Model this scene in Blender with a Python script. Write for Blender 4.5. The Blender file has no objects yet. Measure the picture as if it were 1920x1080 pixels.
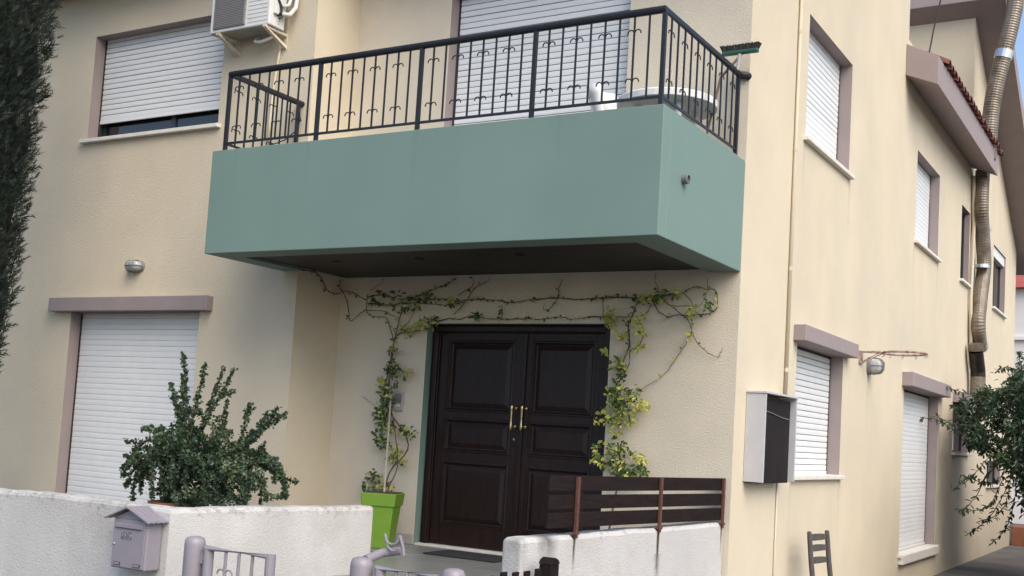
import bpy, math, random
from mathutils import Vector, Matrix
random.seed(7)
R = math.radians
S = bpy.context.scene
COL = S.collection
# ------------------------------------------------------------------ camera
CP = dict(cx=3.434, cy=-9.422, cz=1.178, yaw=30.509, pitch=4.534, roll=3.385, f=2117.2, u0=992., v0=646.)
_y, _p, _r = R(CP['yaw']), R(CP['pitch']), R(CP['roll'])
FW = Vector((-math.sin(_y)*math.cos(_p), math.cos(_y)*math.cos(_p), math.sin(_p)))
RT0 = Vector((math.cos(_y), math.sin(_y), 0)); UP0 = RT0.cross(FW)
RT = RT0*math.cos(_r) + UP0*math.sin(_r); UP = -RT0*math.sin(_r) + UP0*math.cos(_r)
CO = Vector((CP['cx'], CP['cy'], CP['cz']))
cd = bpy.data.cameras.new('camera'); cam = bpy.data.objects.new('camera', cd); COL.objects.link(cam)
mw = Matrix((RT, UP, -FW)).transposed().to_4x4(); mw.translation = CO
cam.matrix_world = mw
cd.sensor_width = 36; cd.lens = CP['f']/1920*36
cd.shift_x = -(CP['u0']-960)/1920; cd.shift_y = (CP['v0']-540)/1920
cd.clip_end = 2000
S.camera = cam
S.render.resolution_x = 1024; S.render.resolution_y = 576
# ------------------------------------------------------------------ world, sun, exposure
SUN_EL, SUN_AZ = R(45), R(122)          # azimuth measured from +Y towards +X
w = bpy.data.worlds.new('World'); S.world = w; w.use_nodes = True
nt = w.node_tree; nt.nodes.clear()
sky = nt.nodes.new('ShaderNodeTexSky'); sky.sky_type = 'NISHITA'; sky.sun_disc = False
sky.sun_elevation = SUN_EL; sky.sun_rotation = SUN_AZ; sky.dust_density = 2.0; sky.ozone_density = 1.0
bg = nt.nodes.new('ShaderNodeBackground'); bg.inputs[1].default_value = 0.115
wo = nt.nodes.new('ShaderNodeOutputWorld')
nt.links.new(sky.outputs[0], bg.inputs[0]); nt.links.new(bg.outputs[0], wo.inputs[0])
sl = bpy.data.lights.new('sun', 'SUN'); sl.energy = 1.5; sl.angle = R(55); sl.color = (1, .92, .79)
so = bpy.data.objects.new('sun', sl); COL.objects.link(so)
sd = Vector((math.sin(SUN_AZ)*math.cos(SUN_EL), math.cos(SUN_AZ)*math.cos(SUN_EL), math.sin(SUN_EL)))
so.rotation_euler = sd.to_track_quat('Z', 'Y').to_euler(); so.location = (20, 0, 30)
S.view_settings.view_transform = 'Standard'; S.view_settings.look = 'None'
S.view_settings.exposure = 1.10; S.view_settings.gamma = 1.0

# ------------------------------------------------------------------ photo pixel -> plane
def ray(x, y): return FW + RT*((x-CP['u0'])/CP['f']) - UP*((y-CP['v0'])/CP['f'])
def onp(ax, v, x, y):
    d = ray(x, y); return CO + d*((v-CO[ax])/d[ax])

# ------------------------------------------------------------------ mesh helpers
class MB:
    def __init__(s): s.v = []; s.f = []
    def quad(s, a, b, c, d):
        n = len(s.v); s.v += [tuple(a), tuple(b), tuple(c), tuple(d)]; s.f.append((n, n+1, n+2, n+3)); return s
    def tri(s, a, b, c):
        n = len(s.v); s.v += [tuple(a), tuple(b), tuple(c)]; s.f.append((n, n+1, n+2)); return s
    def poly(s, pts):
        n = len(s.v); s.v += [tuple(p) for p in pts]; s.f.append(tuple(range(n, n+len(pts)))); return s
    def box(s, x0, x1, y0, y1, z0, z1, m=None):
        x0, x1 = min(x0, x1), max(x0, x1); y0, y1 = min(y0, y1), max(y0, y1); z0, z1 = min(z0, z1), max(z0, z1)
        n = len(s.v)
        c = [(x0,y0,z0),(x1,y0,z0),(x1,y1,z0),(x0,y1,z0),(x0,y0,z1),(x1,y0,z1),(x1,y1,z1),(x0,y1,z1)]
        if m: c = [tuple(m @ Vector(p)) for p in c]
        s.v += c
        for f in ((0,3,2,1),(4,5,6,7),(0,1,5,4),(1,2,6,5),(2,3,7,6),(3,0,4,7)): s.f.append(tuple(n+i for i in f))
        return s
    def prism(s, pts, ext):                     # planar polygon swept along a vector
        e = Vector(ext); n = len(s.v); k = len(pts)
        s.v += [tuple(p) for p in pts] + [tuple(Vector(p)+e) for p in pts]
        s.f.append(tuple(range(n+k-1, n-1, -1))); s.f.append(tuple(range(n+k, n+2*k)))
        for i in range(k):
            j = (i+1) % k; s.f.append((n+i, n+j, n+k+j, n+k+i))
        return s
    def tube(s, pts, r, sides=8, cap=True):
        pts = [Vector(p) for p in pts]; rs = r if isinstance(r, (list, tuple)) else [r]*len(pts)
        n0 = len(s.v); up = None
        for i, p in enumerate(pts):
            t = (pts[min(i+1, len(pts)-1)] - pts[max(i-1, 0)])
            t = t.normalized() if t.length > 1e-9 else Vector((0,0,1))
            if up is None: up = Vector((0,0,1)) if abs(t.z) < .9 else Vector((1,0,0))
            a = t.cross(up);
            if a.length < 1e-6: a = t.cross(Vector((0,1,0)))
            a.normalize(); b = a.cross(t).normalized(); up = b
            for k in range(sides):
                q = 2*math.pi*k/sides; s.v.append(tuple(p + (a*math.cos(q)+b*math.sin(q))*rs[i]))
        for i in range(len(pts)-1):
            for k in range(sides):
                k2 = (k+1) % sides; a = n0+i*sides
                s.f.append((a+k, a+k2, a+sides+k2, a+sides+k))
        if cap:
            s.f.append(tuple(n0+k for k in range(sides-1, -1, -1)))
            e = n0+(len(pts)-1)*sides; s.f.append(tuple(e+k for k in range(sides)))
        return s
    def lathe(s, prof, c=(0,0,0), sides=20, m=None):   # (r,z) profile round z
        n0 = len(s.v); c = Vector(c)
        for r, z in prof:
            for k in range(sides):
                q = 2*math.pi*k/sides; p = Vector((r*math.cos(q), r*math.sin(q), z))
                if m: p = m @ p
                s.v.append(tuple(c+p))
        for i in range(len(prof)-1):
            for k in range(sides):
                k2 = (k+1) % sides; a = n0+i*sides
                s.f.append((a+k, a+k2, a+sides+k2, a+sides+k))
        s.f.append(tuple(n0+k for k in range(sides-1, -1, -1)))
        e = n0+(len(prof)-1)*sides; s.f.append(tuple(e+k for k in range(sides)))
        return s
    def build(s, name, mat, parent=None, smooth=False, bevel=0, loc=None, bseg=2):
        me = bpy.data.meshes.new(name); me.from_pydata(s.v, [], s.f); me.update()
        if mat: me.materials.append(mat)
        if smooth: me.polygons.foreach_set('use_smooth', [True]*len(me.polygons))
        o = bpy.data.objects.new(name, me); COL.objects.link(o)
        if parent is not None:
            o.parent = parent; o.matrix_parent_inverse = Matrix.Translation(-parent.location) if parent.rotation_euler.z == 0 and parent.parent is None else Matrix()
        if bevel:
            b = o.modifiers.new('bevel', 'BEVEL'); b.width = bevel; b.segments = bseg; b.limit_method = 'ANGLE'; b.angle_limit = R(40)
        return o
def empty(name, loc=(0,0,0)):
    o = bpy.data.objects.new(name, None); COL.objects.link(o); o.location = loc; o.empty_display_size = .1; return o
def tag(o, label=None, cat=None, group=None, kind=None):
    if label: o['label'] = label
    if cat: o['category'] = cat
    if group: o['group'] = group
    if kind: o['kind'] = kind
    return o
def inst(src, name, parent, delta):
    o = bpy.data.objects.new(name, src.data); COL.objects.link(o); o.parent = parent
    o.matrix_parent_inverse = src.matrix_parent_inverse.copy(); o.location = delta
    for md in src.modifiers:
        if md.type == 'BEVEL':
            b = o.modifiers.new('bevel', 'BEVEL'); b.width = md.width; b.segments = md.segments; b.limit_method = 'ANGLE'; b.angle_limit = md.angle_limit
    return o

# ------------------------------------------------------------------ materials
def mat(name, col, rough=.7, var=.0, vscale=3., bump=0., bscale=60., metal=0., col2=None, c2scale=1.2, c2lo=.5, c2hi=.7,
        coat=0., bdist=.01, stretch=None, spec=.5, detail=4., trans=0., runs=0.):
    m = bpy.data.materials.new(name); m.use_nodes = True
    N = m.node_tree.nodes; L = m.node_tree.links; b = N['Principled BSDF']
    b.inputs['Roughness'].default_value = rough; b.inputs['Metallic'].default_value = metal
    b.inputs['Specular IOR Level'].default_value = spec; b.inputs['Coat Weight'].default_value = coat
    if trans: b.inputs['Transmission Weight'].default_value = trans
    geo = N.new('ShaderNodeNewGeometry'); vec = geo.outputs['Position']
    if stretch:
        mp = N.new('ShaderNodeMapping'); mp.inputs['Scale'].default_value = stretch; L.new(vec, mp.inputs['Vector']); vec = mp.outputs[0]
    rgb = N.new('ShaderNodeRGB'); rgb.outputs[0].default_value = (*col, 1); out = rgb.outputs[0]
    if col2:
        n = N.new('ShaderNodeTexNoise'); n.inputs['Scale'].default_value = c2scale; n.inputs['Detail'].default_value = 6; n.inputs['Roughness'].default_value = .65
        L.new(vec, n.inputs['Vector'])
        mr = N.new('ShaderNodeMapRange'); mr.inputs['From Min'].default_value = c2lo; mr.inputs['From Max'].default_value = c2hi; L.new(n.outputs['Fac'], mr.inputs[0])
        mx = N.new('ShaderNodeMix'); mx.data_type = 'RGBA'; L.new(mr.outputs[0], mx.inputs['Factor']); L.new(out, mx.inputs['A']); mx.inputs['B'].default_value = (*col2, 1); out = mx.outputs['Result']
    if var:
        n = N.new('ShaderNodeTexNoise'); n.inputs['Scale'].default_value = vscale; n.inputs['Detail'].default_value = 5; L.new(vec, n.inputs['Vector'])
        mr = N.new('ShaderNodeMapRange'); mr.inputs['From Min'].default_value = .25; mr.inputs['From Max'].default_value = .75
        mr.inputs['To Min'].default_value = 1-var; mr.inputs['To Max'].default_value = 1+var; L.new(n.outputs['Fac'], mr.inputs[0])
        mm = N.new('ShaderNodeMix'); mm.data_type = 'RGBA'; mm.blend_type = 'MULTIPLY'; mm.inputs['Factor'].default_value = 1
        L.new(out, mm.inputs['A']); L.new(mr.outputs[0], mm.inputs['B']); out = mm.outputs['Result']
    if runs:                                     # weathering: faint vertical rain runs
        mp = N.new('ShaderNodeMapping'); mp.inputs['Scale'].default_value = (1.1,1.1,.12); L.new(geo.outputs['Position'], mp.inputs['Vector'])
        n = N.new('ShaderNodeTexNoise'); n.inputs['Scale'].default_value = 1.6; n.inputs['Detail'].default_value = 7; L.new(mp.outputs[0], n.inputs['Vector'])
        mr = N.new('ShaderNodeMapRange'); mr.inputs['From Min'].default_value = .3; mr.inputs['From Max'].default_value = .7
        mr.inputs['To Min'].default_value = 1-2*runs; mr.inputs['To Max'].default_value = 1+.3*runs; L.new(n.outputs['Fac'], mr.inputs[0])
        mm = N.new('ShaderNodeMix'); mm.data_type = 'RGBA'; mm.blend_type = 'MULTIPLY'; mm.inputs['Factor'].default_value = 1
        L.new(out, mm.inputs['A']); L.new(mr.outputs[0], mm.inputs['B']); out = mm.outputs['Result']
    L.new(out, b.inputs['Base Color'])
    if bump:
        n = N.new('ShaderNodeTexNoise'); n.inputs['Scale'].default_value = bscale; n.inputs['Detail'].default_value = detail; n.inputs['Roughness'].default_value = .6
        L.new(vec, n.inputs['Vector'])
        bp = N.new('ShaderNodeBump'); bp.inputs['Strength'].default_value = bump; bp.inputs['Distance'].default_value = bdist
        L.new(n.outputs['Fac'], bp.inputs['Height']); L.new(bp.outputs[0], b.inputs['Normal'])
    m['out'] = 0
    return m
def add_streaks(m, axis, places, col, noise=1.0):
    """rust or damp runs with their own shape: (coordinate, half width, z top, z bottom, strength)"""
    N = m.node_tree.nodes; L = m.node_tree.links; b = N['Principled BSDF']
    src = b.inputs['Base Color'].links[0].from_socket
    geo = N.new('ShaderNodeNewGeometry'); sp = N.new('ShaderNodeSeparateXYZ'); L.new(geo.outputs['Position'], sp.inputs[0])
    nz = N.new('ShaderNodeTexNoise'); nz.inputs['Scale'].default_value = 9; nz.inputs['Detail'].default_value = 6; L.new(geo.outputs['Position'], nz.inputs['Vector'])
    def M(op, a, c):
        n = N.new('ShaderNodeMath'); n.operation = op
        for i, q in enumerate((a, c)):
            if isinstance(q, (int, float)): n.inputs[i].default_value = q
            else: L.new(q, n.inputs[i])
        return n.outputs[0]
    wob = M('MULTIPLY', M('SUBTRACT', nz.outputs['Fac'], .5), .10*noise)
    for c, hw, zt, zb, st in places:
        dx = M('ABSOLUTE', M('ADD', M('SUBTRACT', sp.outputs[axis], c), wob), 0)
        mr = N.new('ShaderNodeMapRange'); mr.inputs['From Min'].default_value = hw; mr.inputs['From Max'].default_value = 0; L.new(dx, mr.inputs[0])
        mz = N.new('ShaderNodeMapRange'); mz.inputs['From Min'].default_value = zb; mz.inputs['From Max'].default_value = zt; L.new(sp.outputs[2], mz.inputs[0])
        f = M('MULTIPLY', M('MULTIPLY', mr.outputs[0], M('MULTIPLY', mz.outputs[0], M('LESS_THAN', sp.outputs[2], zt+.001))), M('MULTIPLY', nz.outputs['Fac'], 1.8*st))
        mx = N.new('ShaderNodeMix'); mx.data_type = 'RGBA'; L.new(f, mx.inputs['Factor']); L.new(src, mx.inputs['A']); mx.inputs['B'].default_value = (*col, 1)
        src = mx.outputs['Result']
    L.new(src, b.inputs['Base Color'])

CREAM = mat('cream_render', (.64,.555,.415), .9, var=.04, vscale=1.3, bump=.6, bscale=85, bdist=.012, col2=(.57,.50,.39), c2scale=.5, c2lo=.42, c2hi=.75, runs=.014)
CREAM_ROUGH = mat('cream_rough_render', (.625,.555,.44), .92, var=.05, vscale=2.3, bump=.6, bscale=70, bdist=.013, col2=(.57,.51,.42), c2scale=.7, c2lo=.45, c2hi=.75, runs=.025)
WHITE_WALL = mat('white_rough_render', (.52,.505,.49), .93, var=.07, vscale=3, bump=.6, bscale=80, bdist=.012, col2=(.42,.39,.36), c2scale=1.8, c2lo=.5, c2hi=.8, runs=.06)
WHITE_WALL2 = mat('white_rough_render_streaked', (.52,.505,.49), .93, var=.07, vscale=3, bump=.6, bscale=80, bdist=.012, col2=(.42,.39,.36), c2scale=1.8, c2lo=.5, c2hi=.8, runs=.06)
MAUVE = mat('mauve_paint', (.285,.235,.232), .75, var=.05, vscale=4, bump=.25, bscale=90, bdist=.006)
MAUVE_METAL = mat('mauve_metal_paint', (.255,.23,.262), .40, var=.05, vscale=8, bump=.05, bscale=150)
GREEN = mat('sage_green_paint', (.160,.238,.208), .6, runs=.02, var=.05, vscale=1.1, bump=.12, bscale=120, bdist=.004)
SHUT = mat('white_shutter', (.72,.73,.74), .45, var=.03, vscale=6)
SHUTDARK = mat('shutter_gap', (.10,.10,.105), .9)
STONE = mat('white_marble', (.68,.64,.58), .55, var=.08, vscale=9, bump=.05, bscale=40)
DOORW = mat('dark_mahogany', (.015,.0058,.0048), .44, var=.45, vscale=5, bump=.06, bscale=30, stretch=(6,6,.7), spec=.35)
PLANK = mat('dark_stained_plank', (.015,.0088,.0082), .7, spec=.15, var=.35, vscale=6, bump=.2, bscale=25, stretch=(6,.8,9))
SOFFIT = mat('dark_soffit_cladding', (.020,.016,.015), .6, var=.2, vscale=4)
BLACK = mat('black_iron', (.010,.011,.015), .45, var=.15, vscale=20)
RUST = mat('rusty_iron', (.095,.036,.026), .85, var=.3, vscale=30, bump=.3, bscale=120)
RUSTPALE = mat('faded_red_paint', (.34,.24,.21), .75, var=.3, vscale=25, col2=(.12,.05,.035), c2scale=16, c2lo=.5, c2hi=.62)
BRASS = mat('aged_brass', (.50,.40,.22), .33, metal=1., var=.15, vscale=40)
GALV = mat('weathered_flue_metal', (.24,.205,.165), .5, metal=.5, var=.2, vscale=7, col2=(.13,.095,.07), c2scale=2.5, c2lo=.45, c2hi=.65)
SOOT = mat('sooty_metal', (.045,.038,.035), .5, metal=.6, var=.3, vscale=12)
STEEL = mat('bright_steel', (.62,.62,.62), .28, metal=1.)
GREYBOX = mat('grey_enamel', (.46,.46,.48), .5, var=.05, vscale=9)
DARKBOX = mat('dark_brown_cabinet', (.016,.012,.0115), .75, spec=.2, var=.2, vscale=6)
ACW = mat('ac_white_enamel', (.66,.66,.64), .45, var=.05, vscale=9, col2=(.50,.47,.42), c2scale=7, c2lo=.6, c2hi=.75)
ACGRILL = mat('ac_grille_grey', (.215,.21,.21), .6)
ACDARK = mat('ac_base_dull_metal', (.30,.29,.27), .6, var=.15)  # dull grey metal of the base plate and louvre lines
CREAMIRON = mat('cream_bracket', (.62,.55,.44), .6, var=.08, vscale=15, col2=(.24,.13,.08), c2scale=14, c2lo=.6, c2hi=.7)
RUBBER = mat('black_rubber', (.015,.015,.017), .6)
PIPEWRAP = mat('pipe_insulation', (.68,.66,.62), .7, bump=.3, bscale=60)
PVC = mat('pale_pvc', (.56,.485,.365), .55, var=.04, vscale=4)
PLASTIC = mat('white_plastic', (.74,.73,.70), .4, var=.04, vscale=6)
PLASTICGREY = mat('dull_table_underside', (.36,.345,.325), .55, var=.12, vscale=5)
GLASS = mat('dark_window_glass', (.012,.014,.017), .05, spec=.8)
DARKFRAME = mat('dark_aluminium', (.030,.033,.040), .4)
DARKROOM = mat('dark_interior', (.012,.011,.010), .9)
TILE = mat('terracotta_tile', (.125,.048,.038), .85, var=.35, vscale=9, bump=.2, bscale=60)
FLOORT = mat('grey_porch_tile', (.20,.205,.20), .32, var=.14, vscale=3.5, bump=.03, bscale=20)
GROUT = mat('grout', (.13,.125,.12), .9)
SKIRT = mat('skirting_tile', (.40,.35,.32), .5, var=.12, vscale=9)
MATT = mat('doormat', (.022,.022,.026), .95, bump=.8, bscale=200, bdist=.01)
GROUND = mat('asphalt', (.085,.083,.082), .95, var=.2, vscale=2.2, bump=.4, bscale=120, col2=(.06,.058,.057), c2scale=.8, c2lo=.45, c2hi=.6)
PATH = mat('concrete_path', (.135,.128,.122), .92, var=.2, vscale=2.2, bump=.3, bscale=90, col2=(.085,.08,.077), c2scale=1.1, c2lo=.48, c2hi=.62)
SOIL = mat('garden_soil', (.09,.06,.04), .98, var=.3, vscale=6, bump=.9, bscale=30, bdist=.04)
POTGREEN = mat('lime_plastic', (.155,.285,.030), .45, var=.05, vscale=6)
TERRA = mat('terracotta_pot', (.28,.11,.06), .85, var=.15, vscale=8)
WOODOLD = mat('old_grey_wood', (.075,.066,.060), .88, var=.3, vscale=14, bump=.4, bscale=40, stretch=(5,5,1))
LAMPGLASS = mat('frosted_lamp_glass', (.52,.54,.54), .25, trans=.25)
LAMPDARK = mat('lamp_grey_body', (.16,.165,.17), .5)
GREENPLASTIC = mat('green_broom_plastic', (.018,.085,.055), .45)
BRISTLE = mat('black_bristle', (.018,.018,.018), .8)
BROWNSTICK = mat('brown_stick', (.14,.085,.06), .6)
BARK = mat('bark', (.10,.072,.055), .95, var=.3, vscale=20, bump=.5, bscale=60)
VSTEM = mat('vine_stem', (.085,.052,.036), .9, var=.25, vscale=20)
STAKE = mat('pale_stake', (.42,.36,.28), .8)
NWHITE = mat('neighbour_render', (.70,.66,.63), .9, var=.06, vscale=1)
SHADEWALL = mat('shade_wall_render', (.20,.19,.175), .95, var=.2, vscale=3, bump=.5, bscale=40)
NRED = mat('neighbour_red_roof', (.33,.075,.06), .8, var=.15, vscale=3)
PAPER = mat('faded_print', (.10,.10,.12), .7, var=.6, vscale=120, col2=(.35,.35,.38), c2scale=90, c2lo=.5, c2hi=.6)
def leafmat(name, col, col2, sc=18., rough=.45, tl=.15):
    m = mat(name, col, rough, var=.3, vscale=sc, col2=col2, c2scale=sc*.35, c2lo=.45, c2hi=.62)
    b = m.node_tree.nodes['Principled BSDF']; b.inputs['Subsurface Weight'].default_value = 0
    N = m.node_tree.nodes; L = m.node_tree.links
    t = N.new('ShaderNodeBsdfTranslucent'); L.new(b.inputs['Base Color'].links[0].from_socket, t.inputs['Color'])
    a = N.new('ShaderNodeMixShader'); a.inputs[0].default_value = tl
    L.new(b.outputs[0], a.inputs[1]); L.new(t.outputs[0], a.inputs[2]); L.new(a.outputs[0], N['Material Output'].inputs['Surface'])
    return m
LCYP = leafmat('cypress_green', (.014,.024,.017), (.023,.034,.021), 9, .7)
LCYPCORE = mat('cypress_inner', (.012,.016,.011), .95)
LSHRUB = leafmat('shrub_green', (.036,.068,.036), (.075,.110,.050), 9, .4)
LVINE = leafmat('vine_green', (.052,.105,.034), (.095,.150,.045), 14, .35, .2)
LVINEY = leafmat('vine_yellow', (.52,.50,.13), (.34,.37,.09), 14, .4, .25)
LBUSH = leafmat('bush_green', (.020,.044,.020), (.048,.085,.030), 5, .4, .2)

# ------------------------------------------------------------------ dimensions
W_, RR, D_, BL = 4.515, .703, 1.805, -4.709
ZB, ZT, ZR = 2.711, 3.71, 4.496
GZ = -.65
REV = .17
# ------------------------------------------------------------------ ground
g = MB().quad((-400,-400,GZ),(400,-400,GZ),(400,400,GZ),(-400,400,GZ)).build('ground', GROUND); tag(g, kind='structure')
g = MB().quad((0,-4.2,GZ+.006),(2.6,-4.2,GZ+.006),(2.6,40,GZ+.006),(0,40,GZ+.006)).build('side_path', PATH); tag(g, kind='structure')

# ------------------------------------------------------------------ house
house = tag(empty('house', (0,0,0)), 'cream two-storey house with sage green balcony and white roller shutters', 'house')
def wallgrid(name, mtl, axis, val, u0, u1, z0, z1, holes, sign):
    """rendered wall sheet in plane axis=val with openings cut out; sign = outward direction"""
    us = sorted({u0, u1, *[h[0] for h in holes], *[h[1] for h in holes]}); zs = sorted({z0, z1, *[h[2] for h in holes], *[h[3] for h in holes]})
    us = [u for u in us if u0-1e-6 <= u <= u1+1e-6]; zs = [z for z in zs if z0-1e-6 <= z <= z1+1e-6]
    m = MB(); idx = {}
    def V(u, z):
        if (u, z) not in idx:
            idx[(u, z)] = len(m.v); m.v.append((val, u, z) if axis == 0 else (u, val, z))
        return idx[(u, z)]
    for a, b in zip(us, us[1:]):
        for c, d in zip(zs, zs[1:]):
            if any(h[0]-1e-6 <= a and b <= h[1]+1e-6 and h[2]-1e-6 <= c and d <= h[3]+1e-6 for h in holes): continue
            f = [V(a,c), V(b,c), V(b,d), V(a,d)]
            if (axis == 0 and sign < 0) or (axis == 1 and sign > 0): f.reverse()
            m.f.append(tuple(f))
    return m.build(name, mtl, house)
def reveal(axis, val, u0, u1, z0, z1, depth, mtl=MAUVE, bottom=True, name='window_reveal'):
    m = MB()
    def P(u, d, z): return (val+d, u, z) if axis == 0 else (u, val+d, z)
    m.quad(P(u0,0,z0),P(u0,depth,z0),P(u0,depth,z1),P(u0,0,z1)); m.quad(P(u1,0,z0),P(u1,depth,z0),P(u1,depth,z1),P(u1,0,z1))
    m.quad(P(u0,0,z1),P(u0,depth,z1),P(u1,depth,z1),P(u1,0,z1))
    if bottom: m.quad(P(u0,0,z0),P(u0,depth,z0),P(u1,depth,z0),P(u1,0,z0))
    return m.build(name, mtl, house)
def shutter(axis, val, u0, u1, z0, z1, pitch=.064, zopen=None, closed=0.):
    """roller shutter at depth plane val; slats are sub-parts. outward is -Y for axis 1, +X for axis 0"""
    sg = 1 if axis == 0 else -1
    zb = zopen if zopen else z0
    def P(u, d, z): return (val+sg*d, u, z) if axis == 0 else (u, val+sg*d, z)
    m = MB()
    m.quad(P(u0,-.012,zb),P(u1,-.012,zb),P(u1,-.012,z1),P(u0,-.012,z1))
    back = m.build('roller_shutter', SHUTDARK, house)
    # side guide rails, dark slot beside the slats
    for a, b in ((u0, u0+.022), (u1-.022, u1)):
        q = MB(); pa = P(a, -.01, z0); pb = P(b, .012, z1)
        q.box(pa[0], pb[0], pa[1], pb[1], z0, z1).build('guide_rail', DARKFRAME, back)
    a, b = u0+.024, u1-.024
    def slat_mesh(h, dep):
        prof = [(0, 0), (dep*.75, .003), (dep, h*.3), (dep*1.03, h*.6), (dep*.9, h*.93), (dep*.25, h)]
        m = MB(); n = len(prof)
        for u in (a, b):
            for d, z in prof: m.v.append(P(u, d, zb+.045+z))
        for i in range(n-1): m.f.append((i, i+1, n+i+1, n+i))
        m.f.append(tuple(range(n))); m.f.append(tuple(range(2*n-1, n-1, -1)))
        return m
    protos = {}
    k = 0
    while zb+.045+(k+1)*pitch < z1+.03:
        tight = k*pitch < closed*(z1-zb)
        if tight not in protos:
            o = protos[tight] = slat_mesh(pitch-(.0008 if tight else .0048), .006 if tight else .008).build('slat', SHUT, back)
        else: o = inst(protos[tight], 'slat', back, (0,0,0))
        dv = P(0, random.uniform(-.0008,.0008), 0); d0 = P(0, 0, 0)
        o.location = (dv[0]-d0[0], dv[1]-d0[1], k*pitch+random.uniform(-.0008,.0008)); k += 1
    q = MB(); pa = P(u0+.024, -.004, zb); pb = P(u1-.024, .016, zb+.042)
    q.box(pa[0], pb[0], pa[1], pb[1], pa[2], pb[2]).build('bottom_bar', SHUT, back, bevel=.004)
    return back
def sill(axis, val, u0, u1, z, out=.06, h=.045, depth=.12):
    sg = 1 if axis == 0 else -1
    m = MB(); d0, d1 = val-sg*depth, val+sg*out
    (m.box(d0, d1, u0-.07, u1+.05, z-h, z) if axis == 0 else m.box(u0-.07, u1+.05, d0, d1, z-h, z))
    return m.build('window_sill', STONE, house, bevel=.006)
def lintel(axis, val, u0, u1, z0, z1, out):
    sg = 1 if axis == 0 else -1
    m = MB(); d0, d1 = val-sg*.05, val+sg*out
    (m.box(d0, d1, u0, u1, z0, z1) if axis == 0 else m.box(u0, u1, d0, d1, z0, z1))
    return m.build('window_hood', MAUVE, house, bevel=.008)

TOPF = 6.25                                   # front wall top, under the eave
# left block (front plane y=-RR)
LW = (-8.008, -5.84, 4.369, 5.643); LS = (-8.008, -5.88, .02, 2.298)
wallgrid('wall', CREAM, 1, -RR, -11.5, -W_, GZ, TOPF, [LW, LS], -1)
wallgrid('wall', CREAM, 0, -W_, -RR, 0, GZ, TOPF, [], 1)                      # return of the left block
# recessed entrance and balcony wall (y=0)
DOOR = (-3.337, -1.246, 0., 2.25); BD = (-3.30, -1.217, 3.3, 5.75)
wallgrid('wall', CREAM_ROUGH, 1, 0, -W_, 0, GZ, TOPF, [DOOR, BD], -1)
# side wall x=0
WA = (1.72, 3.43, 4.366, 5.67); WB = (1.73, 3.49, .92, 2.27); WC = (7.10, 8.78, 4.262, 5.588); WD = (10.79, 11.61, 4.258, 5.556)
WE = (14.47, 16.15, 4.25, 5.51); WF = (10.5, 12.0, 1.29, 2.13); WG = (14.3, 16.1, .70, 1.19); SDR = (6.70, 9.20, -.17, 2.14)
YN, YF, YEND = 6.30, 11.617, 17.8
wallgrid('wall', CREAM, 0, 0, 0, YN, GZ, TOPF, [WA, WB], 1)
m = MB().poly([(0,0,TOPF),(0,YN,TOPF),(0,YN,9.2),(0,0,TOPF+.15)]); m.build('gable_wall', CREAM, house)
wallgrid('wall', CREAM, 0, 0, YN, YEND, GZ, 6.0, [WC, WD, WE, WF, WG, SDR], 1)
m = MB().poly([(0,YN,6.0),(0,YF,6.0),(0,YF,6.95),(0,YN,6.95)]); m.build('wall', CREAM, house)
rz = lambda y: 9.15-(y-YF)*.526               # rake line above the rear gable
m = MB().poly([(0,YF,6.0),(0,YEND,6.0),(0,YEND,rz(YEND)+.1),(0,YF,9.25)]); m.build('gable_wall', CREAM, house)
m = MB().quad((-4,YF,6.7),(0,YF,6.7),(0,YF,9.6),(-4,YF,9.6)); m.build('terrace_wall', CREAM, house)
m = MB().quad((-4,YN,6.7),(0,YN,6.7),(0,YN,9.6),(-4,YN,9.6)); m.build('terrace_wall', CREAM, house)
m = MB().quad((-4,YN,6.0),(-4,YF,6.0),(-4,YF,9.6),(-4,YN,9.6)); m.build('terrace_wall', CREAM, house)
m = MB().quad((0,YEND,GZ),(-8,YEND,GZ),(-8,YEND,5.9),(0,YEND,5.9)); m.build('wall', CREAM, house)
# openings: reveals, shutters, sills, hoods
def std(axis, val, hole, sh=True, sl=True, depth=REV, zopen=None, closed=0.):
    d = -depth if axis == 0 else depth
    reveal(axis, val, *hole, d)
    if sh: shutter(axis, val+d*.9, *hole, zopen=zopen, closed=closed)
    if sl: sill(axis, val, hole[0], hole[1], hole[2]+.004)
def pane(axis, v, u0, u1, z0, z1, mullions=()):
    m = MB(); (m.quad((v,u0,z0),(v,u1,z0),(v,u1,z1),(v,u0,z1)) if axis == 0 else m.quad((u0,v,z0),(u1,v,z0),(u1,v,z1),(u0,v,z1)))
    p = m.build('window', GLASS, house)
    m = MB(); sg = 1 if axis == 0 else -1; t = .045
    def bar(a, b, c, d):
        (m.box(v-.03*sg, v+.02*sg, a, b, c, d) if axis == 0 else m.box(a, b, v-.03*sg, v+.02*sg, c, d))
    bar(u0, u0+t, z0, z1); bar(u1-t, u1, z0, z1); bar(u0+t, u1-t, z0, z0+t); bar(u0+t, u1-t, z1-t, z1)
    for q in mullions: bar(q-.035, q+.035, z0+t, z1-t)
    m.build('window_frame', DARKFRAME, p)
    return p
zo = 4.60
std(1, -RR, LW, zopen=zo); pane(1, -RR+.22, LW[0], LW[1], LW[2], LW[3], (-6.78,))
reveal(1, -RR+.172, LW[0], LW[1], LW[2], LW[3], .08, DARKFRAME)
std(1, -RR, LS, sl=False, closed=1.); lintel(1, -RR, -8.31, -5.69, 2.298, 2.462, .10)
std(1, 0, BD, sl=False)
std(0, 0, WA, closed=.25); std(0, 0, WB); lintel(0, 0, 1.59, 3.66, 2.268, 2.43, .13)
std(0, 0, WC, closed=.6); std(0, 0, WD, sh=False); pane(0, -.11, *WD)
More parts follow.
